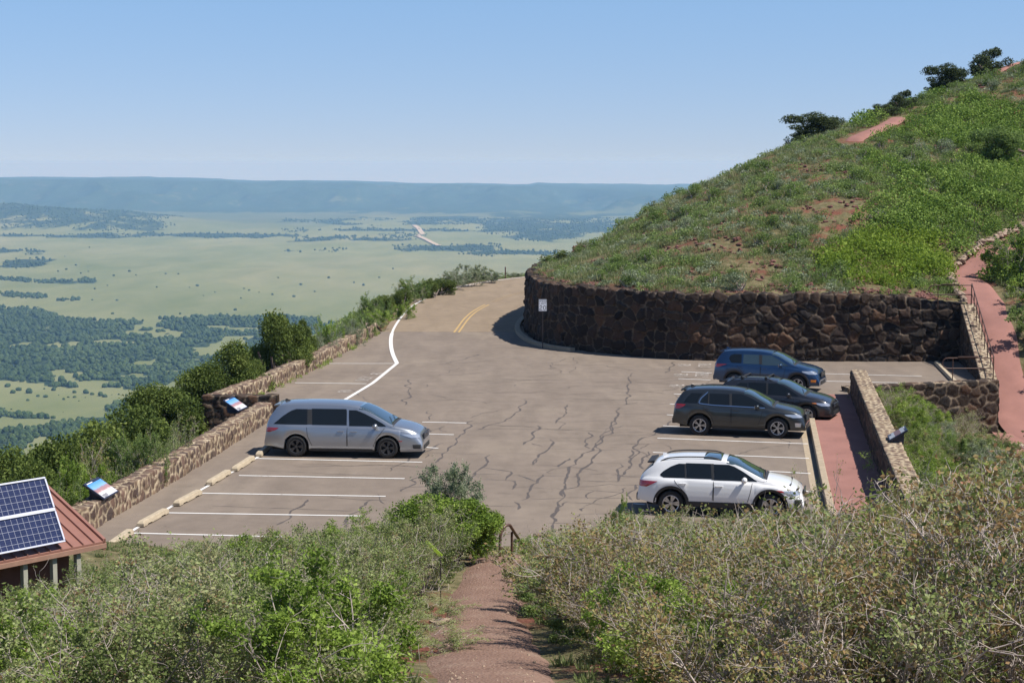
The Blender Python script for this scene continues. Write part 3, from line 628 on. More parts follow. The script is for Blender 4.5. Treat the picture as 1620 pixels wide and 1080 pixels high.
def wood(X,Y,Z):
    px,py=PIX(X,Y,Z); w=np.zeros(X.shape)
    edge=497+26*np.clip((px-90)/420,0,1)*0+np.interp(px,[-200,0,60,110,200,320,440,520,700],[486,484,488,505,508,501,500,505,512])
    top=edge-497+(fbm(X/90,Y/160,81)-.5)*5
    w=np.where((py>top)&(py<800),1.0,0)
    w=np.where(inpoly(px,py,MEADOW)|inpoly(px,py,MEADOW2),.0,w)
    gl=fbm(X/70,Y/150,83); w=np.where((w>.5)&(gl>.66),.05,w)
    for (cx,cy,rx,ry) in [(178,541,38,3),(362,545,34,4.5),(330,551,26,3.5),(215,594,30,3),(378,521,34,3.5),(345,518,20,3),(240,575,18,2.5),(160,604,20,2),(40,628,26,2),(300,570,22,2)]:
        w=np.where(((px-cx)/rx)**2+((py-cy)/ry)**2<1,.0,w)
    # far plain: thin belts and clumps
    b=np.where((py<470)&(py>380),.10,0); w=np.maximum(w,b*0)
    wpx=px+(fbm(X/160,Y/500,84)-.5)*90; wpy=py+(fbm(X/120,Y/420,85)-.5)*9
    for (cx,cy,rx,ry,v) in [(40,415,45,9,.75),(20,398,40,5,.6),(120,443,24,4,.7),(28,468,36,4,.8),(95,473,30,2.5,.6),(60,445,40,3,.6),(5,444,22,3,.8),(300,372,200,3.4,.9),(120,374,160,2.5,.8),(560,378,120,3,.75),(720,392,90,5.5,.85),(800,401,90,4,.9),(500,396,60,2,.5),(640,372,70,3,.6),(700,352,80,5,.55),(860,372,70,9,.8),(950,360,70,12,.85),(870,345,120,8,.7),(560,345,100,3,.4)]:
        w=np.maximum(w,v*np.exp(-(((wpx-cx)/rx)**4+((wpy-cy)/ry)**4)))
    w=np.maximum(w,.8*np.clip((fbm(X/330,Y/620,86,5)-.50)*14,0,1)*np.clip((Y-7300)/600,0,1)*np.clip((px-380)/150,0.15,1))
    t=np.clip((Y-10600)/900,0,1); w=np.maximum(w,t*(.58+.6*fbm(X/500,Y/700,87)))
    hl=np.clip((360-px)/170,0,1)*np.exp(-((Y-8900)/1350)**4); w=np.maximum(w,hl*(.45+.6*fbm(X/200,Y/400,88)))
    return w
X,Y,nc,nr=far_build(); Z=far_z(X,Y); Wd=wood(X,Y,Z); SCp=np.clip((Y-8800)/2200,0,1)+np.exp(-((Y-9700)/1200)**2)*(X<-900)
# keep it under the near ground
near=(X>-44)&(X<76)&(Y<190); Z=np.where(near,np.minimum(Z,-30),Z)
me=np_mesh('plain',np.stack([X,Y,Z],-1).reshape(-1,3),grid_faces(nc,nr),True,attrs={'wood':('POINT',Wd),'scarp':('POINT',np.clip(SCp,0,1))})
tag(link('plain',me,mats=M['far']),kind='structure')
# side and behind terrain so that the flank closes under the camera
xs=np.linspace(-900,-43,60); ys=np.linspace(-60,600,60); X2,Y2=np.meshgrid(xs,ys,indexing='ij'); Z2=cone(X2,Y2)-.4
me=np_mesh('flank',np.stack([X2,Y2,Z2],-1).reshape(-1,3),grid_faces(60,60),True,attrs={'wood':('POINT',np.full(X2.shape,.9)),'scarp':('POINT',X2*0)})
tag(link('flank',me,mats=M['far']),kind='structure')
# pale dirt road in the far valley
rd=[(655,357),(662,362),(668,371),(660,374),(676,381),(694,390)]
def land_hit(px,py,lo=400,hi=16000):
    Dv=np.geomspace(lo,hi,900); d=ray(px,py); t=Dv/d[1]; xs_=d[0]*t; zz=EYE+d[2]*t; tz=far_z(xs_,Dv); k=np.argmax(zz<tz); return (xs_[k],Dv[k],tz[k]) if (zz<tz).any() else None
rp=[land_hit(*p) for p in rd]; b=MB()
for a,c in zip(rp[:-1],rp[1:]):
    a=np.array(a);c=np.array(c); n=14
    for k in range(n):
        p=a+(c-a)*k/n; q=a+(c-a)*(k+1)/n; w=11
        t=(q-p)[:2]; t/=np.linalg.norm(t)+1e-9; nn=np.array([-t[1],t[0]])*w
        vs_=[(p[0]+nn[0],p[1]+nn[1]),(q[0]+nn[0],q[1]+nn[1]),(q[0]-nn[0],q[1]-nn[1]),(p[0]-nn[0],p[1]-nn[1])]
        b.add([(x,y,float(far_z(np.array([x]),np.array([y]))[0])+4) for x,y in vs_],[(0,1,2,3)])
M['dirt']=simple('dirt_road',(.42,.33,.23),.95,var=.1)
tag(b.build('dirt_road',M['dirt']),kind='structure')
# =====================================================================  CARS
def paint(name,col,metal=.0,rough=.3,coat=1.0):
    m,nt,b,_=mat(name); b.inputs['Base Color'].default_value=(*col,1); b.inputs['Metallic'].default_value=metal; b.inputs['Roughness'].default_value=rough
    b.inputs['Coat Weight'].default_value=coat; b.inputs['Coat Roughness'].default_value=.06
    n=noise(nt,coords(nt),6,4,.6); c=mix(nt,mth(nt,'MULTIPLY',n,.05),col,(.30,.25,.21)); nt.links.new(c,b.inputs['Base Color'])   # a film of road dust
    nt.links.new(mth(nt,'ADD',mth(nt,'MULTIPLY',n,.15),rough-.06),b.inputs['Roughness']); return m
M['glass']=simple('tinted_glass',(.010,.013,.015),.06,spec=.45); M['clear_glass']=simple('windscreen_glass',(.035,.06,.07),.03,spec=1.0,coat=1)
M['cabin']=simple('cabin_lining',(.16,.17,.14),.8)
M['tyre']=simple('tyre_rubber',(.022,.021,.02),.85,var=.2,vscale=10); M['black_trim']=simple('black_plastic',(.024,.024,.025),.6); M['chrome']=simple('chrome',(.75,.75,.77),.15,1.0)
M['alloy']=simple('alloy_wheel',(.55,.55,.56),.3,.9); M['dark_alloy']=simple('dark_alloy_wheel',(.10,.10,.10),.35,.7); M['lamp']=simple('clear_lamp',(.55,.58,.62),.08,.5,coat=1); M['red_lamp']=simple('red_lamp',(.42,.012,.018),.12,coat=1)
M['amber']=simple('amber_lamp',(.7,.22,.03),.2,coat=1); M['seam']=simple('panel_gap',(.01,.01,.01),.9); M['under']=simple('underbody',(.012,.012,.012),.95)
M['plate']=simple('licence_plate',(.65,.62,.3),.5)

class Car:
    """body given by a side profile (top line, belt line, sill) and a plan outline"""
    def __init__(s,L,Wd,H,wb,rear_axle,wr,top,belt,sill=.30,tumble=.30,plan=(.82,.86)):
        s.L,s.W,s.H,s.wb,s.wr=L,Wd/2,H,wb,wr; s.ra=rear_axle; s.fa=rear_axle+wb; s.top=top; s.belt=belt; s.sill=sill; s.tumble=tumble; s.plan=plan
        s.arch=wr+.075
    def hw(s,x):
        u=x/s.L; r=np.clip(1-u/.16,0,1); f=np.clip((u-.82)/.18,0,1)
        return s.W*(1-(1-s.plan[0])*r**2.2-(1-s.plan[1])*f**2.0)
    def zt(s,x): return np.interp(x,*s._fine(s.top))
    def zb(s,x): return np.minimum(np.interp(x,*s._fine(s.belt)),s.zt(x)-.05)
    def _fine(s,P):
        k=id(P)
        if not hasattr(s,'_c'): s._c={}
        if k not in s._c:
            Q=[np.array(p,float) for p in P]
            for _ in range(2):
                o=[Q[0]]
                for a,b in zip(Q[:-1],Q[1:]): o += [a*.8+b*.2,a*.2+b*.8]
                o.append(Q[-1]); Q=o
            Q=np.array(Q); s._c[k]=(Q[:,0],Q[:,1])
        return s._c[k]
    def zs(s,x):
        x=np.asarray(x,float); z=np.full(x.shape,s.sill); z=np.where(x<s.ra-s.arch,s.sill+.07*np.clip((s.ra-s.arch-x)/.4,0,1),z); z=np.where(x>s.fa+s.arch,s.sill-.04,z)
        for a in (s.ra,s.fa):
            d=np.abs(x-a); z=np.maximum(z,np.where(d<s.arch,s.wr+np.sqrt(np.maximum(s.arch**2-d**2,0)),0))
        return z
    def section(s,x):
        """(y,z) polyline from sill to roof centre"""
        w=float(s.hw(x)); zt=float(s.zt(x)); zb=float(s.zb(x)); zs=float(s.zs(x)); zs=min(zs,zb-.06)
        m=zs+(zb-zs)*.5; g=max(zt-zb,0.05)
        P=[(w-.16,zs+.0),(w-.035,zs),(w-.012,zs+min(.05,(zb-zs)*.2)),(w-.0,zs+(zb-zs)*.35),(w-.004,zs+(zb-zs)*.55),(w-.018,zs+(zb-zs)*.75),(w-.045,zb-.035),(w-.075,zb)]
        gh=max(0,g-.10); th=s.tumble*gh; ws=w-.085-th
        P+=[(w-.085-th*.1,zb+gh*.1),(w-.085-th*.5,zb+gh*.5),(w-.085-th*.92,zb+gh*.92)]
        r=min(.1,g); P+=[(ws-.03,zb+gh+r*.45),(ws-.11,zb+gh+r*.72),(ws*.62,zt-.012),(ws*.3,zt-.002),(0,zt)]
        return P
    def side_y(s,x,z):
        P=s.section(x)[1:12]; return float(np.interp(z,[p[1] for p in P],[p[0] for p in P]))
    def top_z(s,x,y):
        P=s.section(x)[7:]; P=P[::-1]; return float(np.interp(abs(y),[p[0] for p in P],[p[1] for p in P]))
    def build_body(s,m,parent):
        xs=np.unique(np.round(np.r_[np.linspace(0,.25,12),np.linspace(.25,s.L-.25,int(s.L/.055)),np.linspace(s.L-.25,s.L,12),s.ra-s.arch,s.ra+s.arch,s.fa-s.arch,s.fa+s.arch,s.ra-s.arch-.004,s.ra+s.arch+.004,s.fa-s.arch-.004,s.fa+s.arch+.004],4))
        V=[];n=None
        for x in xs:
            P=s.section(x); full=[(x,y,z) for y,z in P]+[(x,-y,z) for y,z in P[::-1][1:]]; n=len(full); V+=full
        Fq=grid_faces(len(xs),n)[:,::-1]
        caps=[np.array([[j for j in range(n)]]),np.array([[(len(xs)-1)*n+j for j in range(n)][::-1]])]
        me=np_mesh('body',np.array(V)-np.array([s.L/2,0,0]),[Fq]+caps,True); me.set_sharp_from_angle(angle=R(38)); return link('body',me,parent,m)
    def patch(s,name,rows,off,mats,parent,side=1,nx=12,sub=10,smooth=True):
        """rows: list of (z, x0, x1) – a side-view outline wrapped onto the flank"""
        R_=np.array(rows,float); z=np.linspace(R_[0,0],R_[-1,0],sub); x0=np.interp(z,R_[:,0],R_[:,1]); x1=np.interp(z,R_[:,0],R_[:,2]); V=[]
        for k in range(sub):
            for t in np.linspace(0,1,nx):
                x=x0[k]+(x1[k]-x0[k])*t; V.append((x-s.L/2,side*(s.side_y(x,z[k])+off),z[k]))
        # rim going back into the body gives the piece thickness
        Fq=grid_faces(sub,nx); rim=[i for i in range(nx)]+[k*nx+nx-1 for k in range(1,sub)]+[(sub-1)*nx+i for i in range(nx-2,-1,-1)]+[k*nx for k in range(sub-2,0,-1)]
        b=len(V); V+=[(V[i][0],V[i][1]-side*(off+.02),V[i][2]) for i in rim]; q=len(rim); Fr=np.array([[rim[i],rim[(i+1)%q],b+(i+1)%q,b+i] for i in range(q)])
        if side>0: Fq=Fq[:,::-1]; Fr=Fr[:,::-1]
        me=np_mesh(name,np.array(V),[Fq,Fr],smooth); me.set_sharp_from_angle(angle=R(35)); return link(name,me,parent,mats)
    def top_patch(s,name,x0,x1,f0,f1,off,m,parent,nx=14,ny=15):
        V=[]
        for t in np.linspace(0,1,nx):
            x=x0+(x1-x0)*t; P=s.section(x); g=P[9][0]; w=g*(f0+(f1-f0)*t)
            for u in np.linspace(-1,1,ny): y=u*w; V.append((x-s.L/2,y,s.top_z(x,y)+off))
        Fq=grid_faces(nx,ny); me=np_mesh(name,np.array(V),Fq,True); o=link(name,me,parent,m); sd_=o.modifiers.new('thickness','SOLIDIFY'); sd_.thickness=.012; sd_.offset=-1; return o
    def seam(s,mb,pts,side,w=.014,off=.003):
        P,_=resample(pts,.06); T=np.gradient(P,axis=0); T/=np.linalg.norm(T,axis=1)[:,None]+1e-9; n=len(P); vs=[]
        for k in range(n):
            for q in (-1,1):
                x=P[k,0]-T[k,1]*w/2*q; z=P[k,1]+T[k,0]*w/2*q; vs.append((x-s.L/2,side*(s.side_y(x,z)+off),z))
        mb.add(vs,[(2*i,2*i+1,2*i+3,2*i+2) for i in range(n-1)])
def wheel(parent,x,y,r,side,rim_m,spokes,w=.225,cap=None):
    e=empty('wheel',(x,y,r)); e.parent=parent; e.scale=(1,side,1)
    Mx=Matrix.Rotation(-math.pi/2,4,'X')      # local z -> +y
    t=MB(); hw=w/2; ri=r*.66
    t.lathe([(ri,-hw*.85),(r*.86,-hw),(r*.965,-hw*.86),(r,-hw*.5),(r,hw*.5),(r*.965,hw*.86),(r*.86,hw),(ri,hw*.85)],40,0,Mx,True)
    t.build('tyre',M['tyre'],e,smooth=True,auto=50)
    q=MB(); q.lathe([(ri*1.01,hw*.84),(ri*.97,hw*.9),(ri*.90,hw*.84),(ri*.88,hw*.15),(.02,hw*.1)],40,0,Mx); q.lathe([(.001,hw*.74),(.05,hw*.72),(.06,hw*.55),(.065,hw*.1)],16,1 if cap else 0,Mx)
    for k in range(spokes[0]):
        a=2*math.pi*k/spokes[0]
        for d in spokes[1]:
            c,sn=math.cos(a+d),math.sin(a+d); c0,s0=math.cos(a),math.sin(a); p0=(c0*.05,0,s0*.05); p1=(c*ri*.93,0,sn*ri*.93); tx,tz=-s0,c0; wd=spokes[2]
            vs=[]
            for (px_,_,pz_),ww in ((p0,wd*.8),(p1,wd)):
                for sg in (-1,1):
                    for dep in (hw*.74,hw*.4): vs.append((px_+tx*sg*ww,dep,pz_+tz*sg*ww))
            q.add(vs,[(0,2,6,4),(1,5,7,3),(0,4,5,1),(2,3,7,6),(4,6,7,5)],1)
    # dark barrel behind the spokes
    o=q.build('rim',[M['under'] if not cap else M['under'],rim_m],e,smooth=False)
    for i,p in enumerate(o.data.polygons):
        if i<160 and i%4<2: p.material_index=1
    return e

def make_car(name,c,body_m,loc,rz,label,cat,windows,doors,lights,extra,spokes,rim_m,handle_m=None,clad=None,mirror_m=None,pillar=None,glass=None,frontp=None):
    root=empty(name,loc,rz); tag(root,label,cat); B=c.build_body(body_m,root); H2=c.L/2
    u=MB(); u.box((0,0,c.sill+.12),(c.L-.5,c.W*2-.42,.36)); u.box((0,0,c.wr+.42),(c.L-.7,c.W*2-.5,.3)); u.build('underbody',M['under'],root)
    for a in (c.ra,c.fa):
        for sd_ in (1,-1): wheel(root,a-H2,sd_*(c.W-.115),c.wr,sd_,rim_m,spokes,cap=True)
    for sd_ in (1,-1):
        for rows,mm in windows: c.patch('side_window',rows,.006,mm,root,sd_,nx=14,sub=10)
        for rows,hx,hz in doors:
            d=c.patch('door',rows,.007,body_m,root,sd_,nx=18,sub=16)
            g=MB(); g.box((hx-H2,sd_*(c.side_y(hx,hz)+.03),hz),(.21,.03,.035)); g.box((hx-.08-H2,sd_*(c.side_y(hx,hz)+.012),hz),(.03,.03,.03)); g.box((hx+.08-H2,sd_*(c.side_y(hx,hz)+.012),hz),(.03,.03,.03)); g.build('handle',handle_m or body_m,d,bevel=.008)
            Rr=list(rows)
            for out in ([(r[1]-.008,r[0]) for r in Rr],[(r[2]+.006,r[0]) for r in Rr]): s_=MB(); c.seam(s_,out,sd_,off=.0085); s_.build('door_gap',M['seam'],d)
        for nm,rows,mm in lights: c.patch(nm,rows,.012,mm,root,sd_,nx=9,sub=7)
        if pillar:
            for rows in pillar: c.patch('pillar_trim',rows,.009,M['black_trim'],root,sd_,nx=4,sub=8)
        if clad:
            q=MB()
            for a in (c.ra,c.fa):
                th=np.linspace(-.12,math.pi+.12,26); vs=[]
                for t in th:
                    for rr,oy in ((c.arch-.012,-.05),(c.arch-.012,.018),(c.arch+.062,.016),(c.arch+.068,-.01)):
                        x=a+rr*math.cos(t); z=max(c.wr+rr*math.sin(t),c.sill-.03); vs.append((x-H2,sd_*(c.side_y(min(max(x,.02),c.L-.02),z)+oy),z))
                q.add(vs,[(4*i+j,4*i+j+1,4*i+5+j,4*i+4+j) for i in range(25) for j in range(3)])
            xs=np.linspace(c.ra+c.arch,c.fa-c.arch,20); vs=[]
            for x in xs:
                for z,oy in ((c.sill-.05,-.06),(c.sill-.05,.01),(c.sill+.05,.016),(c.sill+.095,.014),(c.sill+.10,-.01)): vs.append((x-H2,sd_*(c.side_y(x,max(z,c.sill))+oy),z))
            q.add(vs,[(5*i+j,5*i+j+1,5*i+6+j,5*i+5+j) for i in range(19) for j in range(4)])
            q.build('wheel_arch_cladding',clad,root,smooth=True,auto=40)
        else:
            q=MB(); xs=np.linspace(c.ra+c.arch,c.fa-c.arch,16); vs=[]
            for x in xs:
                for z,oy in ((c.sill-.06,-.08),(c.sill-.06,-.01),(c.sill+.03,.006)): vs.append((x-H2,sd_*(c.side_y(x,max(z,c.sill))+oy),z))
            q.add(vs,[(3*i+j,3*i+j+1,3*i+4+j,3*i+3+j) for i in range(15) for j in range(2)]); q.build('rocker_trim',M['black_trim'],root,smooth=True,auto=40)
    # door mirrors
    mx,mz=extra['mirror']
    for sd_ in (1,-1):
        y=c.side_y(mx,mz-.06); q=MB(); q.box((mx-H2-.02,sd_*(y+.05),mz-.05),(.07,.14,.03)); o=q.build('mirror',[mirror_m or body_m,M['black_trim']],root,bevel=.01)
        bm=bmesh.new(); bm.from_mesh(o.data); r0=bmesh.ops.create_icosphere(bm,subdivisions=2,radius=1)
        for v in r0['verts']: v.co=Vector((v.co.x*.075+mx-H2-.01,sd_*(y+.17)+v.co.y*.12,mz+v.co.z*.085))
        for f in bm.faces: f.smooth=True
        bm.to_mesh(o.data); bm.free()
        q=MB(); q.box((mx-H2-.082,sd_*(y+.17),mz),(.008,.17,.115)); q.build('mirror_glass',M['chrome'],o)
    w0,w1=extra['windscreen']; c.top_patch('windscreen',w0,w1,1.0,.99,.007,M['clear_glass'],root)
    wp=MB()
    for yy in (-.32,.28):
        wp.tube([(w1-.02-H2,yy-.25,c.top_z(w1-.02,yy-.25)+.03),(w1-.12-H2,yy+.1,c.top_z(w1-.12,yy+.1)+.03),(w1-.2-H2,yy+.3,c.top_z(w1-.2,abs(yy+.3))+.025)],.008,5)
    wp.build('wiper',M['black_trim'],root)
    cw=c.top_patch('cowl',w1-.015,w1+.075,.98,.95,.006,M['black_trim'],root,nx=4)
    r0,r1=extra['rear_glass']; c.top_patch('rear_window',r0,r1,.78,.9,.007,M['glass'],root)
    # front: grille, lower intake, plate; rear: bumper and plate
    g=MB(); gz,gh,gw=extra['grille']; xf=H2
    g.box((xf-.01,0,gz),(.04,gw,gh)); 
    for k in range(5): g.box((xf+.012,0,gz-gh/2+gh*(k+.5)/5),(.014,gw*.98,.012),mi=1)
    g.box((xf-.012,0,c.sill+.06),(.05,gw*1.15,.14)); g.build('grille',[M['black_trim'],M['chrome'] if extra.get('chrome_grille',1) else M['black_trim']],root,bevel=.006)
    for zz,xx in ((extra.get('plate_z',.62),-H2-.012),):
        p=MB(); p.box((xx,0,zz),(.012,.31,.155)); p.build('licence_plate',M['plate'],root,bevel=.003)
    q=MB(); bz=c.sill+.14; q.box((-H2+.02,0,bz),(.12,c.W*1.45,.2)); q.build('rear_bumper',M['black_trim'] if clad else body_m,root,bevel=.03)
    f=MB(); fx=extra.get('fin',.55); zf=c.top_z(fx,0); f.add([(fx-.11-H2,-.022,zf-.01),(fx-.11-H2,.022,zf-.01),(fx+.12-H2,0,zf-.01),(fx-.10-H2,0,zf+.075),(fx-.04-H2,0,zf+.07)],[(0,3,1),(0,4,3),(1,3,4),(0,2,4),(1,4,2),(0,1,2)]); f.build('antenna',extra.get('fin_m',body_m),root)
    sp=extra.get('spoiler')
    if sp:
        q=MB(); x0,wd,ln,zz=sp; q.add([(x0-H2,-wd,zz-.01),(x0-H2,wd,zz-.01),(x0+ln-H2,wd*1.03,zz+.03),(x0+ln-H2,-wd*1.03,zz+.03),(x0-H2,-wd,zz-.045),(x0-H2,wd,zz-.045),(x0+ln-H2,wd*1.03,zz-.04),(x0+ln-H2,-wd*1.03,zz-.04)],[(0,1,2,3),(4,7,6,5),(0,4,5,1),(1,5,6,2),(3,2,6,7),(0,3,7,4)]); q.build('spoiler',extra.get('spoiler_m',body_m),root,bevel=.01)
    if extra.get('rails'):
        x0,x1,mm=extra['rails']
        for sd_ in (1,-1):
            q=MB(); pts=[]
            for t in np.linspace(0,1,14):
                x=x0+(x1-x0)*t; P=c.section(x); yy=P[11][0]-.04; up=.055*min(1,min(t,1-t)*9); pts.append((x-H2,sd_*yy,c.top_z(x,yy)+up-.005))
            q.tube(pts,.02,6); q.build('roof_rail',mm,root,smooth=True,auto=50)
    if extra.get('crossbars'):
        for x in extra['crossbars']:
            P=c.section(x); yy=P[11][0]-.04; zz=c.top_z(x,yy)+.09; q=MB(); q.tube([(x-H2,-yy-.06,zz),(x-H2,yy+.06,zz)],.024,8); q.box((x-H2,yy,zz-.045),(.1,.05,.11)); q.box((x-H2,-yy,zz-.045),(.1,.05,.11)); q.build('roof_bar',M['black_trim'],root,bevel=.006)
    if extra.get('sunroof'):
        x0,x1=extra['sunroof']; c.top_patch('sunroof',x0,x1,.8,.8,.006,M['clear_glass'],root,nx=6)
    if extra.get('window_trim'):
        for sd_ in (1,-1):
            q=MB(); c.seam(q,extra['window_trim'],sd_,.028,.014); q.build('window_trim',M['chrome'],root)
    if extra.get('belt_trim'):
        for sd_ in (1,-1):
            q=MB(); c.seam(q,extra['belt_trim'],sd_,.02,.012); q.build('sill_trim',M['chrome'],root)
    return root

def rows(*a): return list(a)
# --- silver minivan
P_s=paint('silver_paint',(.36,.385,.42),.75,.33)
c=Car(5.21,1.99,1.74,3.0,1.08,.345,
  top=[(0,.62),(.02,.92),(.06,1.10),(.20,1.38),(.42,1.66),(.62,1.715),(1.5,1.745),(2.5,1.73),(3.1,1.66),(3.45,1.53),(3.85,1.30),(4.22,1.09),(4.55,1.03),(4.85,.95),(5.05,.84),(5.15,.70),(5.21,.52)],
  belt=[(0,.58),(.05,.9),(.12,1.06),(1.3,1.04),(1.7,1.01),(3.2,.99),(4.2,.97),(4.9,.86),(5.21,.5)],sill=.27,tumble=.34)
van=make_car('minivan',c,P_s,(0,0,0),0,'silver minivan reversed against the beige wheel stop near the left parapet','minivan',
  [(rows((1.06,.30,1.44),(1.15,.42,1.44),(1.32,.62,1.44),(1.48,.86,1.43),(1.545,1.05,1.42)),M['glass']),
   (rows((1.055,1.60,2.74),(1.07,1.58,2.74),(1.5,1.56,2.72),(1.56,1.56,2.70)),M['glass']),
   (rows((1.035,2.82,4.03),(1.10,2.82,3.96),(1.28,2.80,3.62),(1.44,2.79,3.28),(1.53,2.79,3.02)),M['glass'])],
  [(rows((.38,1.62,2.74),(.7,1.47,2.75),(.98,1.44,2.76)),2.55,.87),(rows((.38,2.79,3.62),(.62,2.78,3.70),(.98,2.77,3.98)),2.98,.86)],
  [('tail_light',rows((.80,.03,.20),(.88,.03,.42),(.95,.05,.50)),M['red_lamp']),('headlight',rows((.68,4.86,5.12),(.76,4.62,5.10),(.80,4.52,5.04)),M['lamp']),('side_marker',rows((.56,4.46,4.56),(.585,4.44,4.58)),M['red_lamp']),('fog_lamp',rows((.33,4.92,5.16),(.46,4.90,5.16)),M['black_trim'])],
  dict(mirror=(3.72,1.06),windscreen=(3.12,4.20),rear_glass=(.10,.40),grille=(.68,.2,.95),fin=.62,fin_m=M['black_trim'],spoiler=(.27,.56,.2,1.655)),(5,(-.16,.16),.022),M['dark_alloy'],pillar=[rows((1.07,1.44,1.60),(1.54,1.42,1.57))])
# --- white crossover hatchback
P_w=paint('white_paint_coat',(.80,.80,.79),0,.3)
c=Car(4.48,1.80,1.60,2.665,.93,.345,
  top=[(0,.60),(.02,.86),(.06,1.03),(.22,1.22),(.46,1.44),(.66,1.515),(1.2,1.575),(1.9,1.585),(2.35,1.55),(2.7,1.46),(3.05,1.27),(3.42,1.08),(3.8,1.01),(4.1,.93),(4.3,.83),(4.42,.70),(4.48,.52)],
  belt=[(0,.56),(.06,.86),(.15,1.03),(.9,1.03),(2.2,.985),(3.3,.94),(3.9,.90),(4.25,.80),(4.48,.5)],sill=.33,tumble=.36)
white=make_car('crossover_car',c,P_w,(0,0,0),0,'white crossover hatchback with black wheel arches parked nearest the camera','car',
  [(rows((1.04,.72,1.30),(1.10,.60,1.30),(1.2,.70,1.29),(1.34,.92,1.28),(1.41,1.12,1.27)),M['glass']),
   (rows((1.035,1.34,2.02),(1.2,1.33,2.01),(1.40,1.31,2.0),(1.43,1.31,1.98)),M['glass']),
   (rows((1.01,2.08,3.24),(1.1,2.08,3.10),(1.25,2.07,2.86),(1.38,2.06,2.60),(1.42,2.06,2.46)),M['glass'])],
  [(rows((.46,1.42,2.04),(.62,1.36,2.05),(.85,1.12,2.06),(.985,1.02,2.06)),1.24,.90),(rows((.46,2.09,2.98),(.7,2.09,3.05),(.96,2.08,3.10)),2.22,.86)],
  [('tail_light',rows((.78,.04,.26),(.86,.03,.42),(.94,.05,.56)),M['red_lamp']),('headlight',rows((.68,4.12,4.38),(.74,3.98,4.38),(.79,3.86,4.30)),M['lamp']),('indicator',rows((.755,3.80,3.97),(.80,3.76,3.9)),M['red_lamp']),('fog_lamp',rows((.34,4.22,4.42),(.56,4.24,4.43)),M['black_trim'])],
  dict(mirror=(2.92,1.06),windscreen=(2.40,3.42),rear_glass=(.10,.42),grille=(.66,.16,.8),fin=.72,fin_m=P_w,rails=(.62,2.25,M['black_trim']),sunroof=(1.78,2.26),spoiler=(.24,.50,.2,1.42),spoiler_m=M['black_trim']),(5,(-.2,.2),.03),M['alloy'],clad=M['black_trim'],pillar=[rows((1.04,1.30,1.34),(1.41,1.27,1.31)),rows((1.02,2.02,2.08),(1.43,1.98,2.06))])
# --- charcoal SUV
P_c=paint('charcoal_paint',(.036,.042,.044),.6,.3)
c=Car(4.65,1.84,1.66,2.725,.98,.36,
  top=[(0,.66),(.02,.94),(.06,1.12),(.22,1.36),(.40,1.57),(.60,1.62),(1.3,1.66),(2.0,1.655),(2.45,1.60),(2.8,1.49),(3.15,1.30),(3.5,1.12),(3.85,1.05),(4.2,.98),(4.45,.88),(4.58,.74),(4.65,.52)],
  belt=[(0,.62),(.06,.95),(.15,1.12),(1.2,1.07),(2.2,1.04),(3.4,1.0),(4.0,.96),(4.4,.86),(4.65,.5)],sill=.33,tumble=.36)
char=make_car('suv',c,P_c,(0,0,0),0,'charcoal grey sport utility vehicle with bright window trim, in front of the black hatchback','suv',
  [(rows((1.10,.98,1.26),(1.24,1.02,1.26),(1.36,1.12,1.25),(1.46,1.22,1.25)),M['glass']),
   (rows((1.095,1.30,2.02),(1.3,1.30,2.01),(1.47,1.29,1.99)),M['glass']),
   (rows((1.07,2.10,3.30),(1.16,2.10,3.16),(1.32,2.09,2.84),(1.44,2.08,2.56),(1.485,2.08,2.40)),M['glass'])],
  [(rows((.44,1.50,2.05),(.62,1.44,2.06),(.85,1.26,2.07),(1.03,1.10,2.07)),1.22,.96),(rows((.44,2.11,3.02),(.7,2.11,3.12),(1.0,2.10,3.18)),2.24,.93)],
  [('tail_light',rows((.92,.04,.24),(1.0,.03,.40),(1.08,.06,.48)),M['red_lamp']),('headlight',rows((.74,4.22,4.54),(.80,4.0,4.50),(.85,3.94,4.42)),M['lamp']),('fog_lamp',rows((.42,4.32,4.50),(.56,4.30,4.52)),M['lamp']),('quarter_window',rows((1.14,.40,.88),(1.3,.50,.92),(1.47,.66,1.06)),M['glass'])],
  dict(mirror=(3.02,1.09),windscreen=(2.50,3.50),rear_glass=(.10,.36),grille=(.70,.26,.9),fin=.62,fin_m=M['black_trim'],spoiler=(.24,.54,.2,1.565),window_trim=[(1.24,1.52),(1.0,1.30),(.93,1.13),(1.4,1.085),(2.3,1.065),(3.25,1.045)]),(5,(-.17,.17),.016),M['alloy'],pillar=[rows((1.1,1.26,1.30),(1.46,1.25,1.29)),rows((1.08,2.02,2.10),(1.48,1.99,2.08))])
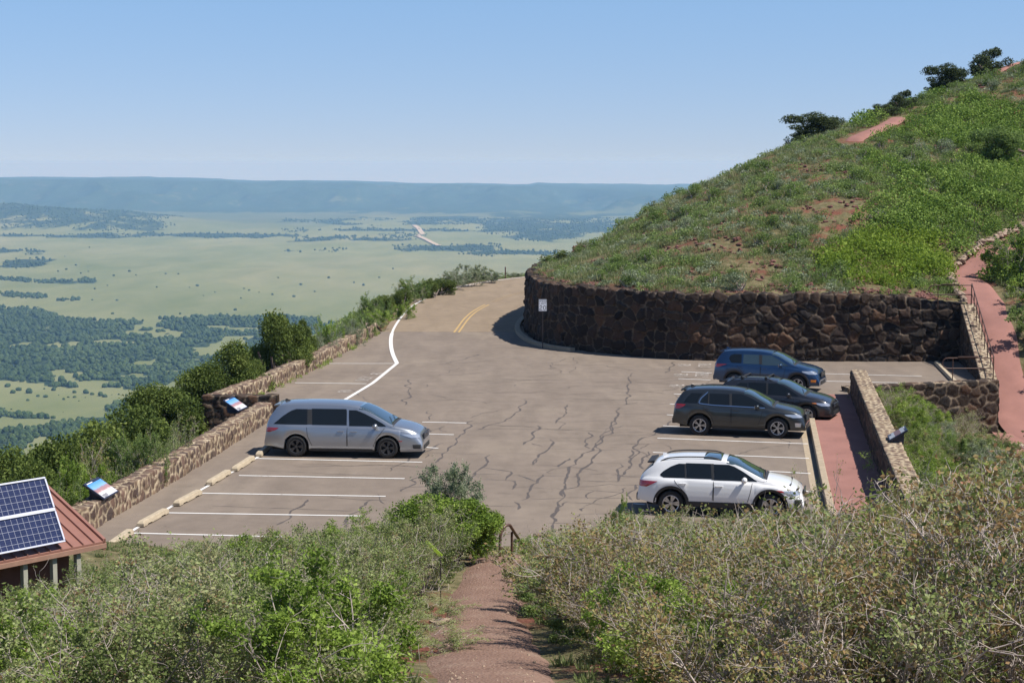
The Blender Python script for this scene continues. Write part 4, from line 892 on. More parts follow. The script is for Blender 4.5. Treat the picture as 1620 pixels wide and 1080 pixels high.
# --- black hatchback with roof bars
P_b=paint('black_paint',(.020,.022,.027),.3,.28)
c=Car(4.45,1.78,1.60,2.635,.93,.335,
  top=[(0,.60),(.02,.86),(.06,1.03),(.22,1.22),(.46,1.44),(.66,1.515),(1.2,1.56),(1.9,1.565),(2.35,1.52),(2.7,1.43),(3.05,1.25),(3.40,1.07),(3.8,1.0),(4.1,.92),(4.3,.82),(4.40,.70),(4.45,.52)],
  belt=[(0,.56),(.06,.86),(.15,1.02),(.9,1.02),(2.2,.975),(3.3,.93),(3.9,.89),(4.25,.79),(4.45,.5)],sill=.33,tumble=.36)
black=make_car('hatchback',c,P_b,(0,0,0),0,'black hatchback with roof bars half hidden between the charcoal and the blue cars','car',
  [(rows((1.04,.62,1.30),(1.2,.72,1.29),(1.38,1.0,1.28)),M['glass']),(rows((1.03,1.34,2.02),(1.2,1.33,2.01),(1.41,1.31,1.98)),M['glass']),(rows((1.0,2.08,3.24),(1.1,2.08,3.08),(1.25,2.07,2.82),(1.37,2.06,2.56),(1.41,2.06,2.42)),M['glass'])],
  [(rows((.46,1.42,2.04),(.62,1.36,2.05),(.85,1.12,2.06),(.975,1.02,2.06)),1.24,.90),(rows((.46,2.09,2.96),(.7,2.09,3.02),(.95,2.08,3.06)),2.22,.86)],
  [('tail_light',rows((.78,.04,.26),(.86,.03,.42),(.94,.05,.56)),M['red_lamp']),('headlight',rows((.68,4.10,4.38),(.74,3.94,4.36),(.79,3.84,4.28)),M['lamp']),('indicator',rows((.755,3.78,3.95),(.80,3.74,3.88)),M['amber']),('fog_lamp',rows((.34,4.2,4.40),(.50,4.22,4.41)),M['black_trim'])],
  dict(mirror=(2.90,1.05),windscreen=(2.38,3.40),rear_glass=(.10,.42),grille=(.66,.16,.8),fin=.72,rails=(.62,2.2,M['black_trim']),crossbars=(1.05,1.95),spoiler=(.24,.50,.2,1.42)),(5,(-.2,.2),.028),M['alloy'],clad=M['black_trim'],pillar=[rows((1.02,2.02,2.08),(1.41,1.98,2.06))])
# --- blue SUV
P_l=paint('blue_paint',(.010,.048,.125),.6,.3)
c=Car(4.52,1.84,1.69,2.69,.94,.35,
  top=[(0,.66),(.02,.96),(.06,1.14),(.20,1.38),(.36,1.60),(.56,1.66),(1.3,1.70),(2.0,1.685),(2.45,1.62),(2.8,1.50),(3.1,1.34),(3.42,1.16),(3.75,1.09),(4.1,1.01),(4.34,.90),(4.46,.76),(4.52,.54)],
  belt=[(0,.62),(.06,.95),(.15,1.13),(1.2,1.10),(2.2,1.06),(3.3,1.02),(3.9,.98),(4.3,.88),(4.52,.5)],sill=.34,tumble=.36)
blue=make_car('compact_suv',c,P_l,(0,0,0),0,'blue compact sport utility vehicle parked farthest up the row, by the stone retaining wall','suv',
  [(rows((1.14,.80,1.22),(1.3,.68,1.22),(1.44,.72,1.21),(1.5,.9,1.2)),M['glass']),(rows((1.12,1.30,1.98),(1.3,1.29,1.97),(1.5,1.28,1.95)),M['clear_glass']),(rows((1.09,2.10,3.22),(1.18,2.10,3.08),(1.34,2.09,2.78),(1.46,2.08,2.54),(1.50,2.08,2.42)),M['clear_glass'])],
  [(rows((.44,1.46,2.02),(.62,1.40,2.03),(.85,1.22,2.04),(1.05,1.06,2.04)),1.2,.98),(rows((.44,2.08,2.96),(.7,2.08,3.04),(1.02,2.07,3.1)),2.22,.95)],
  [('tail_light',rows((.94,.04,.24),(1.02,.03,.44),(1.08,.06,.62)),M['red_lamp']),('headlight',rows((.78,4.10,4.42),(.86,3.84,4.38),(.91,3.80,4.28)),M['lamp']),('fog_lamp',rows((.45,4.18,4.38),(.56,4.18,4.40)),M['amber'])],
  dict(mirror=(2.94,1.12),windscreen=(2.48,3.42),rear_glass=(.10,.34),grille=(.74,.2,.8),fin=.5,spoiler=(.22,.54,.2,1.61)),(5,(-.17,.17),.018),M['alloy'],clad=M['black_trim'],pillar=[rows((1.12,1.98,2.10),(1.5,1.95,2.08))])
def park(o,ra,fa,c_ra,width,wb,L):
    """ra, fa: ground points under the near-side wheels"""
    a=np.array(ra[:2]);b=np.array(fa[:2]); d=(b-a)/np.linalg.norm(b-a); n=np.array([-d[1],d[0]])
    mid=(a+b)/2; lx=c_ra+wb/2-L/2
    ctr=mid-d*lx+n*(width/2-.1); o.location=(ctr[0],ctr[1],.0); o.rotation_euler.z=math.atan2(d[1],d[0])
park(van,G(471,722),G(612,724.5),1.08,1.99,3.0,5.21)
park(white,G(1063,815),G(1217,821),.93,1.80,2.665,4.48)
park(char,G(1107,688),G(1230,693),.98,1.84,2.725,4.65)
park(black,G(1167,664),G(1276,670),.93,1.78,2.635,4.45)
park(blue,G(1158,616),G(1266,621),.94,1.84,2.69,4.52)
# =====================================================================  STREET FURNITURE AND THE SHELTER
# wheel stops: a beige precast bar with two notches underneath
def wheel_stop(a,b,label,grp='beige wheel stops'):
    a=np.array(a[:2]);b=np.array(b[:2]); L=float(np.linalg.norm(b-a)); mb=MB(); prof=[(-L/2,0),(-L/2+.25,0),(-L/2+.33,.028),(-L/2+.55,.028),(-L/2+.62,0),(L/2-.62,0),(L/2-.55,.028),(L/2-.33,.028),(L/2-.25,0),(L/2,0),(L/2,.09),(L/2-.07,.15),(-L/2+.07,.15),(-L/2,.09)]
    n=len(prof); vs=[(x,-.105,z) for x,z in prof]+[(x,.105,z) for x,z in prof]
    vs=[(x,(y if z<.10 else y*.68),z) for x,y,z in vs]
    mb.add(vs,[tuple(range(n)),tuple(range(2*n-1,n-1,-1))]+[(i,n+i,n+(i+1)%n,(i+1)%n) for i in range(n)])
    o=mb.build('wheel_stop',M['stop'],bevel=.014); o.location=((a[0]+b[0])/2,(a[1]+b[1])/2,.014); o.rotation_euler.z=math.atan2(b[1]-a[1],b[0]-a[0]); tag(o,label,'wheel stop',grp)
M['stop']=simple('precast_buff',(.42,.345,.24),.85,var=.16,vscale=9,bmp=.25)
wheel_stop(G(172,869),G(206,845),'beige wheel stop at the near end of the row, beside the metal roof')
wheel_stop(G(222,834),G(262,812),'beige wheel stop second from the metal roof, chipped along its top')
wheel_stop(G(279,801),G(315,782),'beige wheel stop in the middle of the row beside the left parapet')
wheel_stop(G(331,768),G(361,750),'beige wheel stop one bay short of the silver minivan')
wheel_stop(G(371,746),G(399,728),'beige wheel stop at the corner of the bay next to the silver minivan')
wheel_stop(G(409,723),G(428,706),'beige wheel stop under the tail of the silver minivan')
wheel_stop(G(1481,576),G(1511,607),'pale wheel stop in the far right bay, half in the shade of the stone wall','')
for o in COL.objects:
    if o.get('group')=='': del o['group']
# posts
for (px,py,h,lab) in [(620.5,504,.98,'rusty brown roadside post on the bend beside the far end of the parapet'),(799.5,440,1.05,'rusty brown roadside post on the skyline where the road leaves the view')]:
    x,y,_=G(px,py); z=float(ground_z(np.array([x]),np.array([y]))[0]); mb=MB(); mb.box((x,y,z+h/2-.05),(.10,.06,h+.1),taper=.97); mb.box((x,y-.036,z+h-.14),(.07,.012,.12)); tag(mb.build('marker_post',M['post'] if 'post' in M else M.setdefault('post',simple('weathered_post',(.11,.055,.04),.8,var=.2)),bevel=.006),lab,'post','roadside marker posts')
# speed limit sign
x,y,_=G(858.5,551); sg=empty('speed_sign',(x,y,.52)); sg.scale=(.87,.87,.87); tag(sg,'white speed limit 20 sign on a post against the dark stone wall','sign')
M['sign_white']=simple('sign_white',(.86,.88,.92),.4); M['sign_black']=simple('sign_black',(.02,.02,.022),.5)
mb=MB(); mb.box((0,0,.85),(.06,.045,2.9)); mb.build('post',M['dark_steel'],sg)
mb=MB(); mb.prism([(-.24,1.62),(.24,1.62),(.24,2.32),(-.24,2.32)],0,.004,M=Matrix(((1,0,0,0),(0,0,-1,-.03),(0,1,0,0),(0,0,0,1)))); pl=mb.build('plate',M['sign_white'],sg,bevel=.0)
mb=MB(); U=(1,0,0);V_=(0,0,1)
glyphs(mb,'SPEED',(0,-.037,2.16),U,V_,.105,.07,center=True); glyphs(mb,'LIMIT',(0,-.037,2.01),U,V_,.105,.07,center=True); glyphs(mb,'20',(0,-.037,1.69),U,V_,.26,.17,center=True)
for (a,b,w,h) in ((0,2.305,.46,.008),(0,1.635,.46,.008),(-.228,1.97,.008,.66),(.228,1.97,.008,.66)): mb.box((a,-.036,b),(w,.003,h))
mb.build('lettering',M['sign_black'],pl)
# interpretive panels on the walls
M['panel_blue']=simple('panel_frame',(.025,.03,.06),.4,.2)
def mk_print(name,right=False):
    m,nt,b,_=mat(name); tc=nt.nodes.new('ShaderNodeTexCoord'); sp=nt.nodes.new('ShaderNodeSeparateXYZ'); nt.links.new(tc.outputs['Object'],sp.inputs[0])
    v=tc.outputs['Object']; n=noise(nt,v,7,4,.6); yy=mth(nt,'ADD',sp.outputs[1],mth(nt,'MULTIPLY',mth(nt,'SUBTRACT',n,.5),.12))
    if right: c=ramp(nt,mth(nt,'ADD',mth(nt,'MULTIPLY',yy,1.4),.5),[(.0,(.45,.45,.46)),(.35,(.4,.4,.42)),(.36,(.2,.09,.07)),(.62,(.24,.11,.09)),(.64,(.4,.4,.42)),(.9,(.5,.5,.5))],'CONSTANT')
    else: c=ramp(nt,mth(nt,'ADD',mth(nt,'MULTIPLY',yy,1.5),.5),[(.0,(.62,.62,.66)),(.30,(.66,.62,.60)),(.40,(.40,.20,.19)),(.53,(.33,.22,.24)),(.60,(.22,.42,.72)),(.82,(.10,.30,.66))],'LINEAR')
    nt.links.new(c,b.inputs['Base Color']); b.inputs['Roughness'].default_value=.25; return m
M['print']=mk_print('panel_print'); M['print2']=mk_print('panel_print_grey',True); M['text_dark']=simple('panel_text',(.06,.06,.08),.5); M['text_white']=simple('panel_white',(.8,.8,.82),.5)  # second print: grey bands around a brown one
def info_panel(pos,rz,w,h,tilt,label,pm):
    root=empty('info_panel',pos,rz); tag(root,label,'sign')
    Rm=Matrix.Rotation(tilt,3,'X'); c=Vector((0,0,.24))
    mb=MB(); mb.box(c,(w+.07,h+.07,.05),M=Rm); fr=mb.build('frame',M['panel_blue'],root,bevel=.008)
    mb=MB(); 
    # wedge pedestal under the frame
    y0=-h*.36; y1=h*.36; zt0=c.z+math.sin(tilt)*y0-.03; zt1=c.z+math.sin(tilt)*y1-.03; cy=math.cos(tilt)
    mb.add([(sx*w*.36,yy*cy,zz) for sx in (-1,1) for yy,zz in ((y0,-.03),(y1,-.03),(y1,zt1),(y0,max(zt0,.01)))],[(0,1,2,3),(7,6,5,4),(0,4,5,1),(1,5,6,2),(2,6,7,3),(3,7,4,0)]); mb.build('pedestal',M['panel_blue'],root)
    me=bpy.data.meshes.new('print'); me.from_pydata([(-w/2,-h/2,0),(w/2,-h/2,0),(w/2,h/2*.82,0),(-w/2,h/2*.82,0)],[],[(0,1,2,3)]); pr=link('print',me,root,pm); pr.location=c+Rm@Vector((0,0,.03)); pr.rotation_euler.x=tilt
    mb=MB(); mb.add([(-w*.45,h*.435,0),(-w*.05,h*.435,0),(-w*.05,h*.475,0),(-w*.45,h*.475,0)],[(0,1,2,3)]); 
    for k in range(5): mb.add([(-w*.45,-h*.33-.012-k*.022,.002),(-w*.12-(k==4)*.1,-h*.33-.012-k*.022,.002),(-w*.12-(k==4)*.1,-h*.33-k*.022,.002),(-w*.45,-h*.33-k*.022,.002)],[(0,1,2,3)],1)
    t=mb.build('caption',[M['text_white'],M['text_dark']],root); t.location=c+Rm@Vector((0,0,.032)); t.rotation_euler.x=tilt
lwa=math.atan2(LW1[2][1]-LW1[1][1],LW1[2][0]-LW1[1][0])
p=AT(167,781,46.6); info_panel((p[0]-.12,p[1],.63),lwa,1.05,.62,R(34),'slanted blue-framed picture panel on the parapet nearest the metal roof',M['print'])
p=AT(378,668,63.2); info_panel((p[0]-.12,p[1],.63),lwa-.04,1.05,.62,R(34),'slanted picture panel on the parapet behind the silver minivan',M['print'])
p=AT(1412,713,52.8); info_panel((p[0]+.14,p[1],1.16),R(-98),.85,.55,R(-52) if False else R(32),'grey slanted information panel on the low wall beside the red walkway',M['print2'])

# handrail on the return wall (brown pipe)
hr=empty('handrail',(21.5,80,0)); tag(hr,'brown pipe handrail running down the sloping wall beside the red ramp','handrail')
def rz_(t): return 2.80+( .22-2.80)*t
A=np.array([22.05,84.7]);B_=np.array([20.8,75.95])
def on(t,dz): q=A+(B_-A)*t; return (q[0]-21.5,q[1]-80,rz_(t)+dz)
mb=MB(); mb.tube([on(0,.95),on(.5,.95),on(1,.95)],.026,8); mb.build('rail',M['brown_steel'],hr,smooth=True,auto=50)
mb=MB(); mb.tube([on(0,.5),on(.5,.5),on(1,.5)],.02,8); mb.build('rail',M['brown_steel'],hr,smooth=True,auto=50)
for k in range(9):
    mb=MB(); mb.tube([on(k/8,-.05),on(k/8,.95)],.022,8); mb.build('post',M['brown_steel'],hr,smooth=True,auto=50)
def end_rail(p0,dx,z,label):
    e=empty('end_rail',(p0[0],p0[1],z)); tag(e,label,'handrail'); n=8
    loop=[(0,0,.95),(-dx+.22,0,.95)]+[(-dx+.22-.22*math.sin(a),0,.725+.225*math.cos(a)) for a in np.linspace(0,math.pi,n)]+[(0,0,.5)]
    mb=MB(); mb.tube(loop,.025,8); mb.build('rail',M['brown_steel'],e,smooth=True,auto=50)
    for x in (-.0,-dx+.45):
        mb=MB(); mb.tube([(x,0,-.2),(x,0,.95)],.022,8); mb.build('post',M['brown_steel'],e,smooth=True,auto=50)
    mb=MB(); mb.box((-dx*.5,0,1.0),(.85,.13,.03)); mb.build('top_plate',M['brown_steel'],e,bevel=.005)
end_rail((22.05,84.75),2.05,2.72,'brown looped end rail on top of the big stone wall')
end_rail((20.75,75.8),2.2,.2,'brown looped end rail standing on the planter wall')

# stair rail where the cinder trail drops to the lot, with its footing stones
x0,y0,z0=AT(791,893,38.2); e=empty('stair_rail',(x0,y0,z0)); tag(e,'rusty looped pipe handrail at the top of the steps, on a flat stone','handrail')
mb=MB(); arc=[(0,0,0),(0,0,.55)]+[(.0+.16*(1-math.cos(a)),.16*(1-math.cos(a))*1.2,.55+.30*math.sin(a)) for a in np.linspace(.2,math.pi*.62,8)]
arc+=[(.34,.9,.50),(.52,1.9,.02),(.62,2.5,-.25)]
mb.tube(arc,.034,10); mb.build('rail',M['brown_steel'],e,smooth=True,auto=50)
mb=MB(); mb.tube([(.005,.02,.38),(.2,.75,.12),(.42,1.7,-.32)],.026,8); mb.build('rail',M['brown_steel'],e,smooth=True,auto=50)
mb=MB(); mb.tube([(.26,.75,-.5),(.26,.75,.58)],.028,8); mb.build('post',M['brown_steel'],e,smooth=True,auto=50)
x1,y1,z1=AT(834,852,40.2); e2=empty('stair_rail',(x1,y1,z1)); tag(e2,'rusty pipe handrail across the steps, mostly hidden by the right-hand thicket','handrail')
mb=MB(); mb.tube([(0,0,0),(.22,0,.06),(.45,-.05,.07)],.032,8); mb.build('rail',M['brown_steel'],e2,smooth=True,auto=50)
mb=MB(); mb.tube([(.1,0,-.5),(.45,-.05,-.47)],.03,8); mb.build('rail',M['brown_steel'],e2,smooth=True,auto=50)
mb=MB(); mb.tube([(.42,-.05,-.9),(.42,-.05,.07)],.03,8); mb.build('post',M['brown_steel'],e2,smooth=True,auto=50)
M['dark_rock']=simple('dark_rock',(.10,.065,.055),.9,var=.4,vscale=6,bmp=.6)
def stone(px,py,D,s,m,label,flat=.5,sub=3,grp=None,nm='boulder'):
    x,y,z=AT(px,py,D); bm=bmesh.new(); bmesh.ops.create_icosphere(bm,subdivisions=sub,radius=1); rr=random.Random(int(px*7+py)); f=[rr.uniform(0,9) for _ in range(6)]
    for v in bm.verts:
        p=v.co; k=1+.16*math.sin(p.x*2.6+f[0])+.14*math.sin(p.y*3.1+f[1])+.12*math.sin(p.z*3.7+f[2])+.05*math.sin(p.x*9+f[3])*math.sin(p.y*8+f[4])
        v.co=Vector((p.x*k*s[0],p.y*k*s[1],max(-.7,min(.62,p.z*k*1.2))*s[2]))
    me=bpy.data.meshes.new(nm); bm.to_mesh(me); bm.free(); o=link(nm,me,mats=m); o.location=(x,y,z); o.rotation_euler.z=rr.uniform(0,.5); tag(o,label,'stone',grp)
stone(789,902,38.1,(.42,.33,.22),M['buff_rock'],'flat pale stone carrying the foot of the rusty looped handrail')
stone(812,898,38.4,(.20,.18,.2),M['dark_rock'],'dark brown block beside the pale footing stone of the handrail')
stone(822,908,37.8,(.34,.2,.12),M['buff_rock'],'pale step stone at the end of the cinder trail')
for k,(px,py,D,s,lab) in enumerate([(745,937,34.5,.16,'small buff stone on the left edge of the trail, nearest the footing stones'),(733,956,33,.2,'buff stone half way along the left edge of the cinder trail'),(762,920,36,.14,'small stone in the grass just left of the trail head'),(735,980,30,.24,'rounded buff stone at the left edge of the trail below the grass tuft'),(712,992,29,.30,'largest buff stone on the left edge of the cinder trail'),(698,1000,28.5,.24,'broken stone under the shrubs at the left trail edge')]):
    stone(px,py,D,(s*1.2,s,s*.6),M['buff_rock'],lab,sub=2,grp='stones along the trail edge')
# crest path boulders
for k,(px,py,D,s) in enumerate([(1346,233,115.5,.7),(1358,241,114.6,.45),(1350,252,113,.35)]):
    stone(px,py,D,(s,s*.7,s*.5),M['buff_rock' if k==0 else 'red_rock'],['pale boulder at the lower end of the crest path','red boulder just below the pale one on the crest path','small red rock lowest of the three below the crest path'][k],sub=2)
# green-yellow trail marker blade
x,y,z=AT(697,914,31.5); e=empty('trail_marker',(x,y,z)); tag(e,'tilted lime yellow marker stake in the shrubs left of the trail','marker'); M['lime']=simple('lime_plastic',(.42,.62,.05),.5)
mb=MB(); mb.box((-.12,0,.54),(.06,.014,.40),M=Matrix.Rotation(R(-46),3,'Y')); mb.build('blade',M['lime'],e,bevel=.003)
mb=MB(); mb.tube([(0,0,-.5),(0,0,.42)],.012,6); mb.build('stake',M['dark_steel'],e)
# red concrete landing below the walkway wall
ld=MB(); A=[G(1440,744,-1.0),G(1530,748,-1.0),G(1560,786,-1.0),G(1462,779,-1.0)]; ld.prism([a[:2] for a in A],-1.22,-1.0); tag(ld.build('landing',M['landing'],bevel=.02),kind='structure')
ld=MB(); A=[G(1468,782,-1.15),G(1550,788,-1.15),G(1580,800,-1.15),G(1480,798,-1.15)]; ld.prism([a[:2] for a in A],-1.5,-1.25); tag(ld.build('landing_step',M['landing'],bevel=.02),kind='structure')

# ---- shelter with metal roof and solar panels
eave=np.array([-.643,-.766,0.]); nin=np.array([-.766,.643,0.]); tip=np.array([-7.25,31.0,2.81]); slope=.46
root=empty('shelter',(float(tip[0]+eave[0]*3+nin[0]*2.5),float(tip[1]+eave[1]*3+nin[1]*2.5),0)); off0=np.array(root.location)
tag(root,'brown shelter with a reddish ribbed metal roof at the lower left corner','building')
M['roof_red']=simple('terracotta_metal',(.30,.145,.11),.45,.25,var=.08,vscale=3); M['wall_brown']=simple('brown_siding',(.19,.085,.065),.8,var=.15,vscale=4); M['trim_green']=simple('sage_trim',(.36,.35,.28),.7,var=.1); M['fascia']=simple('dark_fascia',(.07,.035,.03),.6); M['wood_trim']=simple('tan_fascia',(.30,.17,.12),.7,var=.12)
def rp(a,n,up=0): q=tip+eave*a+nin*n; q=q+np.array([0,0,slope*n+up]); return Vector(q-off0)
LE=7.0; HN=1.8
mb=MB()
mb.add([rp(0,0),rp(LE,0),rp(LE,HN),rp(0,HN),rp(0,0,-.05),rp(LE,0,-.05),rp(LE,HN,-.05),rp(0,HN,-.05)],[(0,1,2,3),(7,6,5,4),(0,4,5,1),(3,2,6,7),(0,3,7,4),(1,5,6,2)])
def rb(n2): q=tip+nin*HN*2; return q
q2=lambda a,n,up=0: Vector(tip+eave*a+nin*(HN+n)+np.array([0,0,slope*(HN-n)+up])-off0)
mb.add([q2(0,.003),q2(LE,.003),q2(LE,HN),q2(0,HN),q2(0,.003,-.05),q2(LE,.003,-.05),q2(LE,HN,-.05),q2(0,HN,-.05)],[(0,3,2,1),(7,4,5,6),(0,1,5,4),(3,7,6,2),(0,4,7,3),(1,2,6,5)])
roof=mb.build('roof',M['roof_red'],root)
mb=MB(); a=.0
while a<LE:
    for w,h in ((.035,.035),):
        P=[rp(a-w/2,.0,.001),rp(a+w/2,.0,.001),rp(a+w/2,HN,.001),rp(a-w/2,HN,.001),rp(a-w/4,.0,h),rp(a+w/4,.0,h),rp(a+w/4,HN,h),rp(a-w/4,HN,h)]
        mb.add(P,[(4,5,6,7),(0,4,7,3),(1,2,6,5),(0,1,5,4)])
    a+=.23
tag(mb.build('roof_ribs',M['roof_red'],roof),kind='stuff')
mb=MB()
mb.add([rp(-.03,-.01,-.04),rp(LE,-.01,-.04),rp(LE,-.01,-.12),rp(-.03,-.01,-.12),rp(-.03,.03,-.04),rp(LE,.03,-.04),rp(LE,.03,-.12),rp(-.03,.03,-.12)],[(0,1,2,3),(4,7,6,5),(0,3,7,4),(3,2,6,7),(0,4,5,1)])
mb.build('fascia',M['wood_trim'],root)
mb=MB(); mb.add([rp(-.02,0,.045),rp(.04,0,.045),rp(.04,HN,.045),rp(-.02,HN,.045),rp(-.02,0,-.16),rp(.04,0,-.16),rp(.04,HN,-.16),rp(-.02,HN,-.16)],[(0,1,2,3),(7,6,5,4),(0,3,7,4),(1,5,6,2),(0,4,5,1),(3,2,6,7)]); mb.build('rake_trim',M['roof_red'],root)
gz=float(GT(np.array([-8.5]),np.array([31.0]))[0])-.6
def vp(a,n,z): q=tip+eave*a+nin*n; return Vector((q[0]-off0[0],q[1]-off0[1],z))
mb=MB()
for s0,s1,t0,t1 in ((.45,6.6,.45,.60),(.45,.60,.60,3.2)):
    P=[vp(s0,t0,gz),vp(s1,t0,gz),vp(s1,t1,gz),vp(s0,t1,gz)]; T_=[Vector((p.x,p.y,2.7+slope*.4 if i<2 else 2.7+slope*.4)) for i,p in enumerate(P)]
    mb.add(P+T_,[(0,1,2,3),(7,6,5,4),(0,4,5,1),(1,5,6,2),(2,6,7,3),(3,7,4,0)])
mb.build('wall',M['wall_brown'],root)
for s in (.52,1.02,1.62,3.0,4.6):
    mb=MB(); P=[vp(s-.045,.06,gz),vp(s+.045,.06,gz),vp(s+.045,.16,gz),vp(s-.045,.16,gz)]; mb.add(P+[Vector((p.x,p.y,2.84)) for p in P],[(0,1,2,3),(7,6,5,4),(0,4,5,1),(1,5,6,2),(2,6,7,3),(3,7,4,0)]); mb.build('post',M['trim_green'],root,bevel=.006)
# solar panels
def mk_cells():
    m,nt,b,_=mat('solar_cells'); tc=nt.nodes.new('ShaderNodeTexCoord'); sp=nt.nodes.new('ShaderNodeSeparateXYZ'); nt.links.new(tc.outputs['Object'],sp.inputs[0])
    def line(ax,per,w):
        f=mth(nt,'FRACT',mth(nt,'DIVIDE',ax,per)); return mth(nt,'LESS_THAN',f,w)
    l1=line(sp.outputs[0],.115,.055); l2=line(sp.outputs[1],.115,.06); l3=line(sp.outputs[1],.0575,.05); l4=line(sp.outputs[1],.0383,.045)
    vn=nd(nt,'ShaderNodeTexVoronoi',Scale=9.0); nt.links.new(tc.outputs['Object'],vn.inputs['Vector'])
    base=mix(nt,mth(nt,'MULTIPLY',noise(nt,tc.outputs['Object'],5,2),1),(.008,.013,.042),(.02,.026,.085))
    c=mix(nt,mth(nt,'MAXIMUM',l1,l2),base,(.30,.31,.36)); c=mix(nt,mth(nt,'MULTIPLY',l4,.4),c,(.2,.21,.27)); nt.links.new(c,b.inputs['Base Color']); b.inputs['Roughness'].default_value=.22; b.inputs['Coat Weight'].default_value=.5; return m
M['cells']=mk_cells(); M['alu']=simple('aluminium_frame',(.66,.66,.72),.35,.6)
up=nin*.455+np.array([0,0,.89]); up=up/np.linalg.norm(up); org=np.array([-7.78,30.3,2.95])
for k in range(2):
    lab='solar panel, %s of the two on the shelter roof'%('lower' if k==0 else 'upper')
    e=empty('solar_panel',tuple(org+up*.605*k)); tag(e,lab,'solar panel','solar panels on the metal roof')
    ex=-Vector(eave); ey=Vector(up); ez=ex.cross(ey).normalized(); Mx=Matrix((ex,ey,ez)).transposed().to_4x4(); e.matrix_world=Matrix.Translation(Vector(org+up*.605*k))@Mx
    Wp=3.2; Hp=.60
    me=bpy.data.meshes.new('cells'); me.from_pydata([(-Wp,0,0),(0,0,0),(0,Hp,0),(-Wp,Hp,0)],[],[(0,1,2,3)]); link('cells',me,e,M['cells'])
    for a_,b_,w,h in ((-Wp/2,.012,Wp,.03),(-Wp/2,Hp-.012,Wp,.03),(-.012,Hp/2,.032,Hp-.07),(-Wp+.012,Hp/2,.032,Hp-.07)):
        mb=MB(); mb.box((a_,b_,.0),(w,h,.045)); mb.build('frame_bar',M['alu'],e,bevel=.003)
    if k==1:
        for a_ in (-.3,-1.6,-2.9):
            mb=MB(); mb.box((a_,0,-.16),(.04,Hp*1.0,.03)); mb.tube([(a_,.5,-.16),(a_,.1,-1.0)],.02,6); mb.build('mounting_bracket',M['dark_steel'],e)
# =====================================================================  VEGETATION
def leaf_mat(name,stops,trans=.35,objvar=.18,rough=.7):
    m,nt,b,out=mat(name); a=nd(nt,'ShaderNodeAttribute'); a.attribute_name='tint'; oi=nt.nodes.new('ShaderNodeObjectInfo')
    f=mth(nt,'ADD',a.outputs['Fac'],mth(nt,'MULTIPLY',mth(nt,'SUBTRACT',oi.outputs['Random'],.5),objvar))
    c=ramp(nt,f,stops); nt.links.new(c,b.inputs['Base Color']); b.inputs['Roughness'].default_value=rough; b.inputs['Specular IOR Level'].default_value=.15
    t=nt.nodes.new('ShaderNodeBsdfTranslucent'); nt.links.new(c,t.inputs[0]); ms=nt.nodes.new('ShaderNodeMixShader'); ms.inputs[0].default_value=trans
    nt.links.new(b.outputs[0],ms.inputs[1]); nt.links.new(t.outputs[0],ms.inputs[2]); nt.links.new(ms.outputs[0],out.inputs[0]); return m
L={}
L['mahog']=leaf_mat('shrub_leaf',[(0,(.12,.16,.05)),(.35,(.20,.255,.08)),(.6,(.29,.345,.12)),(.8,(.40,.44,.21)),(.93,(.25,.19,.10)),(1,(.28,.18,.09))])
L['brown']=leaf_mat('dry_shrub_leaf',[(0,(.13,.17,.045)),(.3,(.22,.27,.07)),(.5,(.31,.34,.11)),(.7,(.31,.26,.11)),(1,(.33,.21,.10))])
L['bright']=leaf_mat('oak_leaf',[(0,(.12,.19,.03)),(.4,(.21,.31,.05)),(.75,(.30,.41,.075)),(1,(.41,.50,.14))],.4)
L['vivid']=leaf_mat('young_oak_leaf',[(0,(.11,.18,.022)),(.5,(.20,.29,.035)),(1,(.32,.41,.075))],.4)
L['juniper']=leaf_mat('juniper_leaf',[(0,(.042,.068,.015)),(.4,(.095,.135,.03)),(.75,(.17,.22,.05)),(1,(.25,.29,.085))],.28)
L['pinyon']=leaf_mat('pinyon_leaf',[(0,(.035,.050,.02)),(.6,(.075,.10,.038)),(1,(.12,.15,.06))],.2)
L['sage']=leaf_mat('sage_leaf',[(0,(.13,.17,.09)),(.5,(.24,.29,.17)),(1,(.38,.42,.29))],.3)
L['green']=leaf_mat('hill_leaf',[(0,(.095,.155,.042)),(.5,(.185,.265,.075)),(1,(.30,.38,.13))],.4)
L['grass']=leaf_mat('grass_blade',[(0,(.11,.15,.045)),(.5,(.19,.24,.09)),(.8,(.30,.31,.15)),(1,(.42,.38,.22))],.4)
L['far']=leaf_mat('far_tree',[(0,(.022,.040,.014)),(.5,(.042,.070,.024)),(1,(.08,.11,.04))],.0,.1,.9)
M['twig']=simple('grey_twig',(.42,.355,.31),.85,var=.3,vscale=3); M['bark']=simple('juniper_bark',(.13,.095,.075),.9,var=.3,vscale=5)
M['dead']=simple('dead_twig',(.42,.36,.33),.85,var=.25,vscale=3)

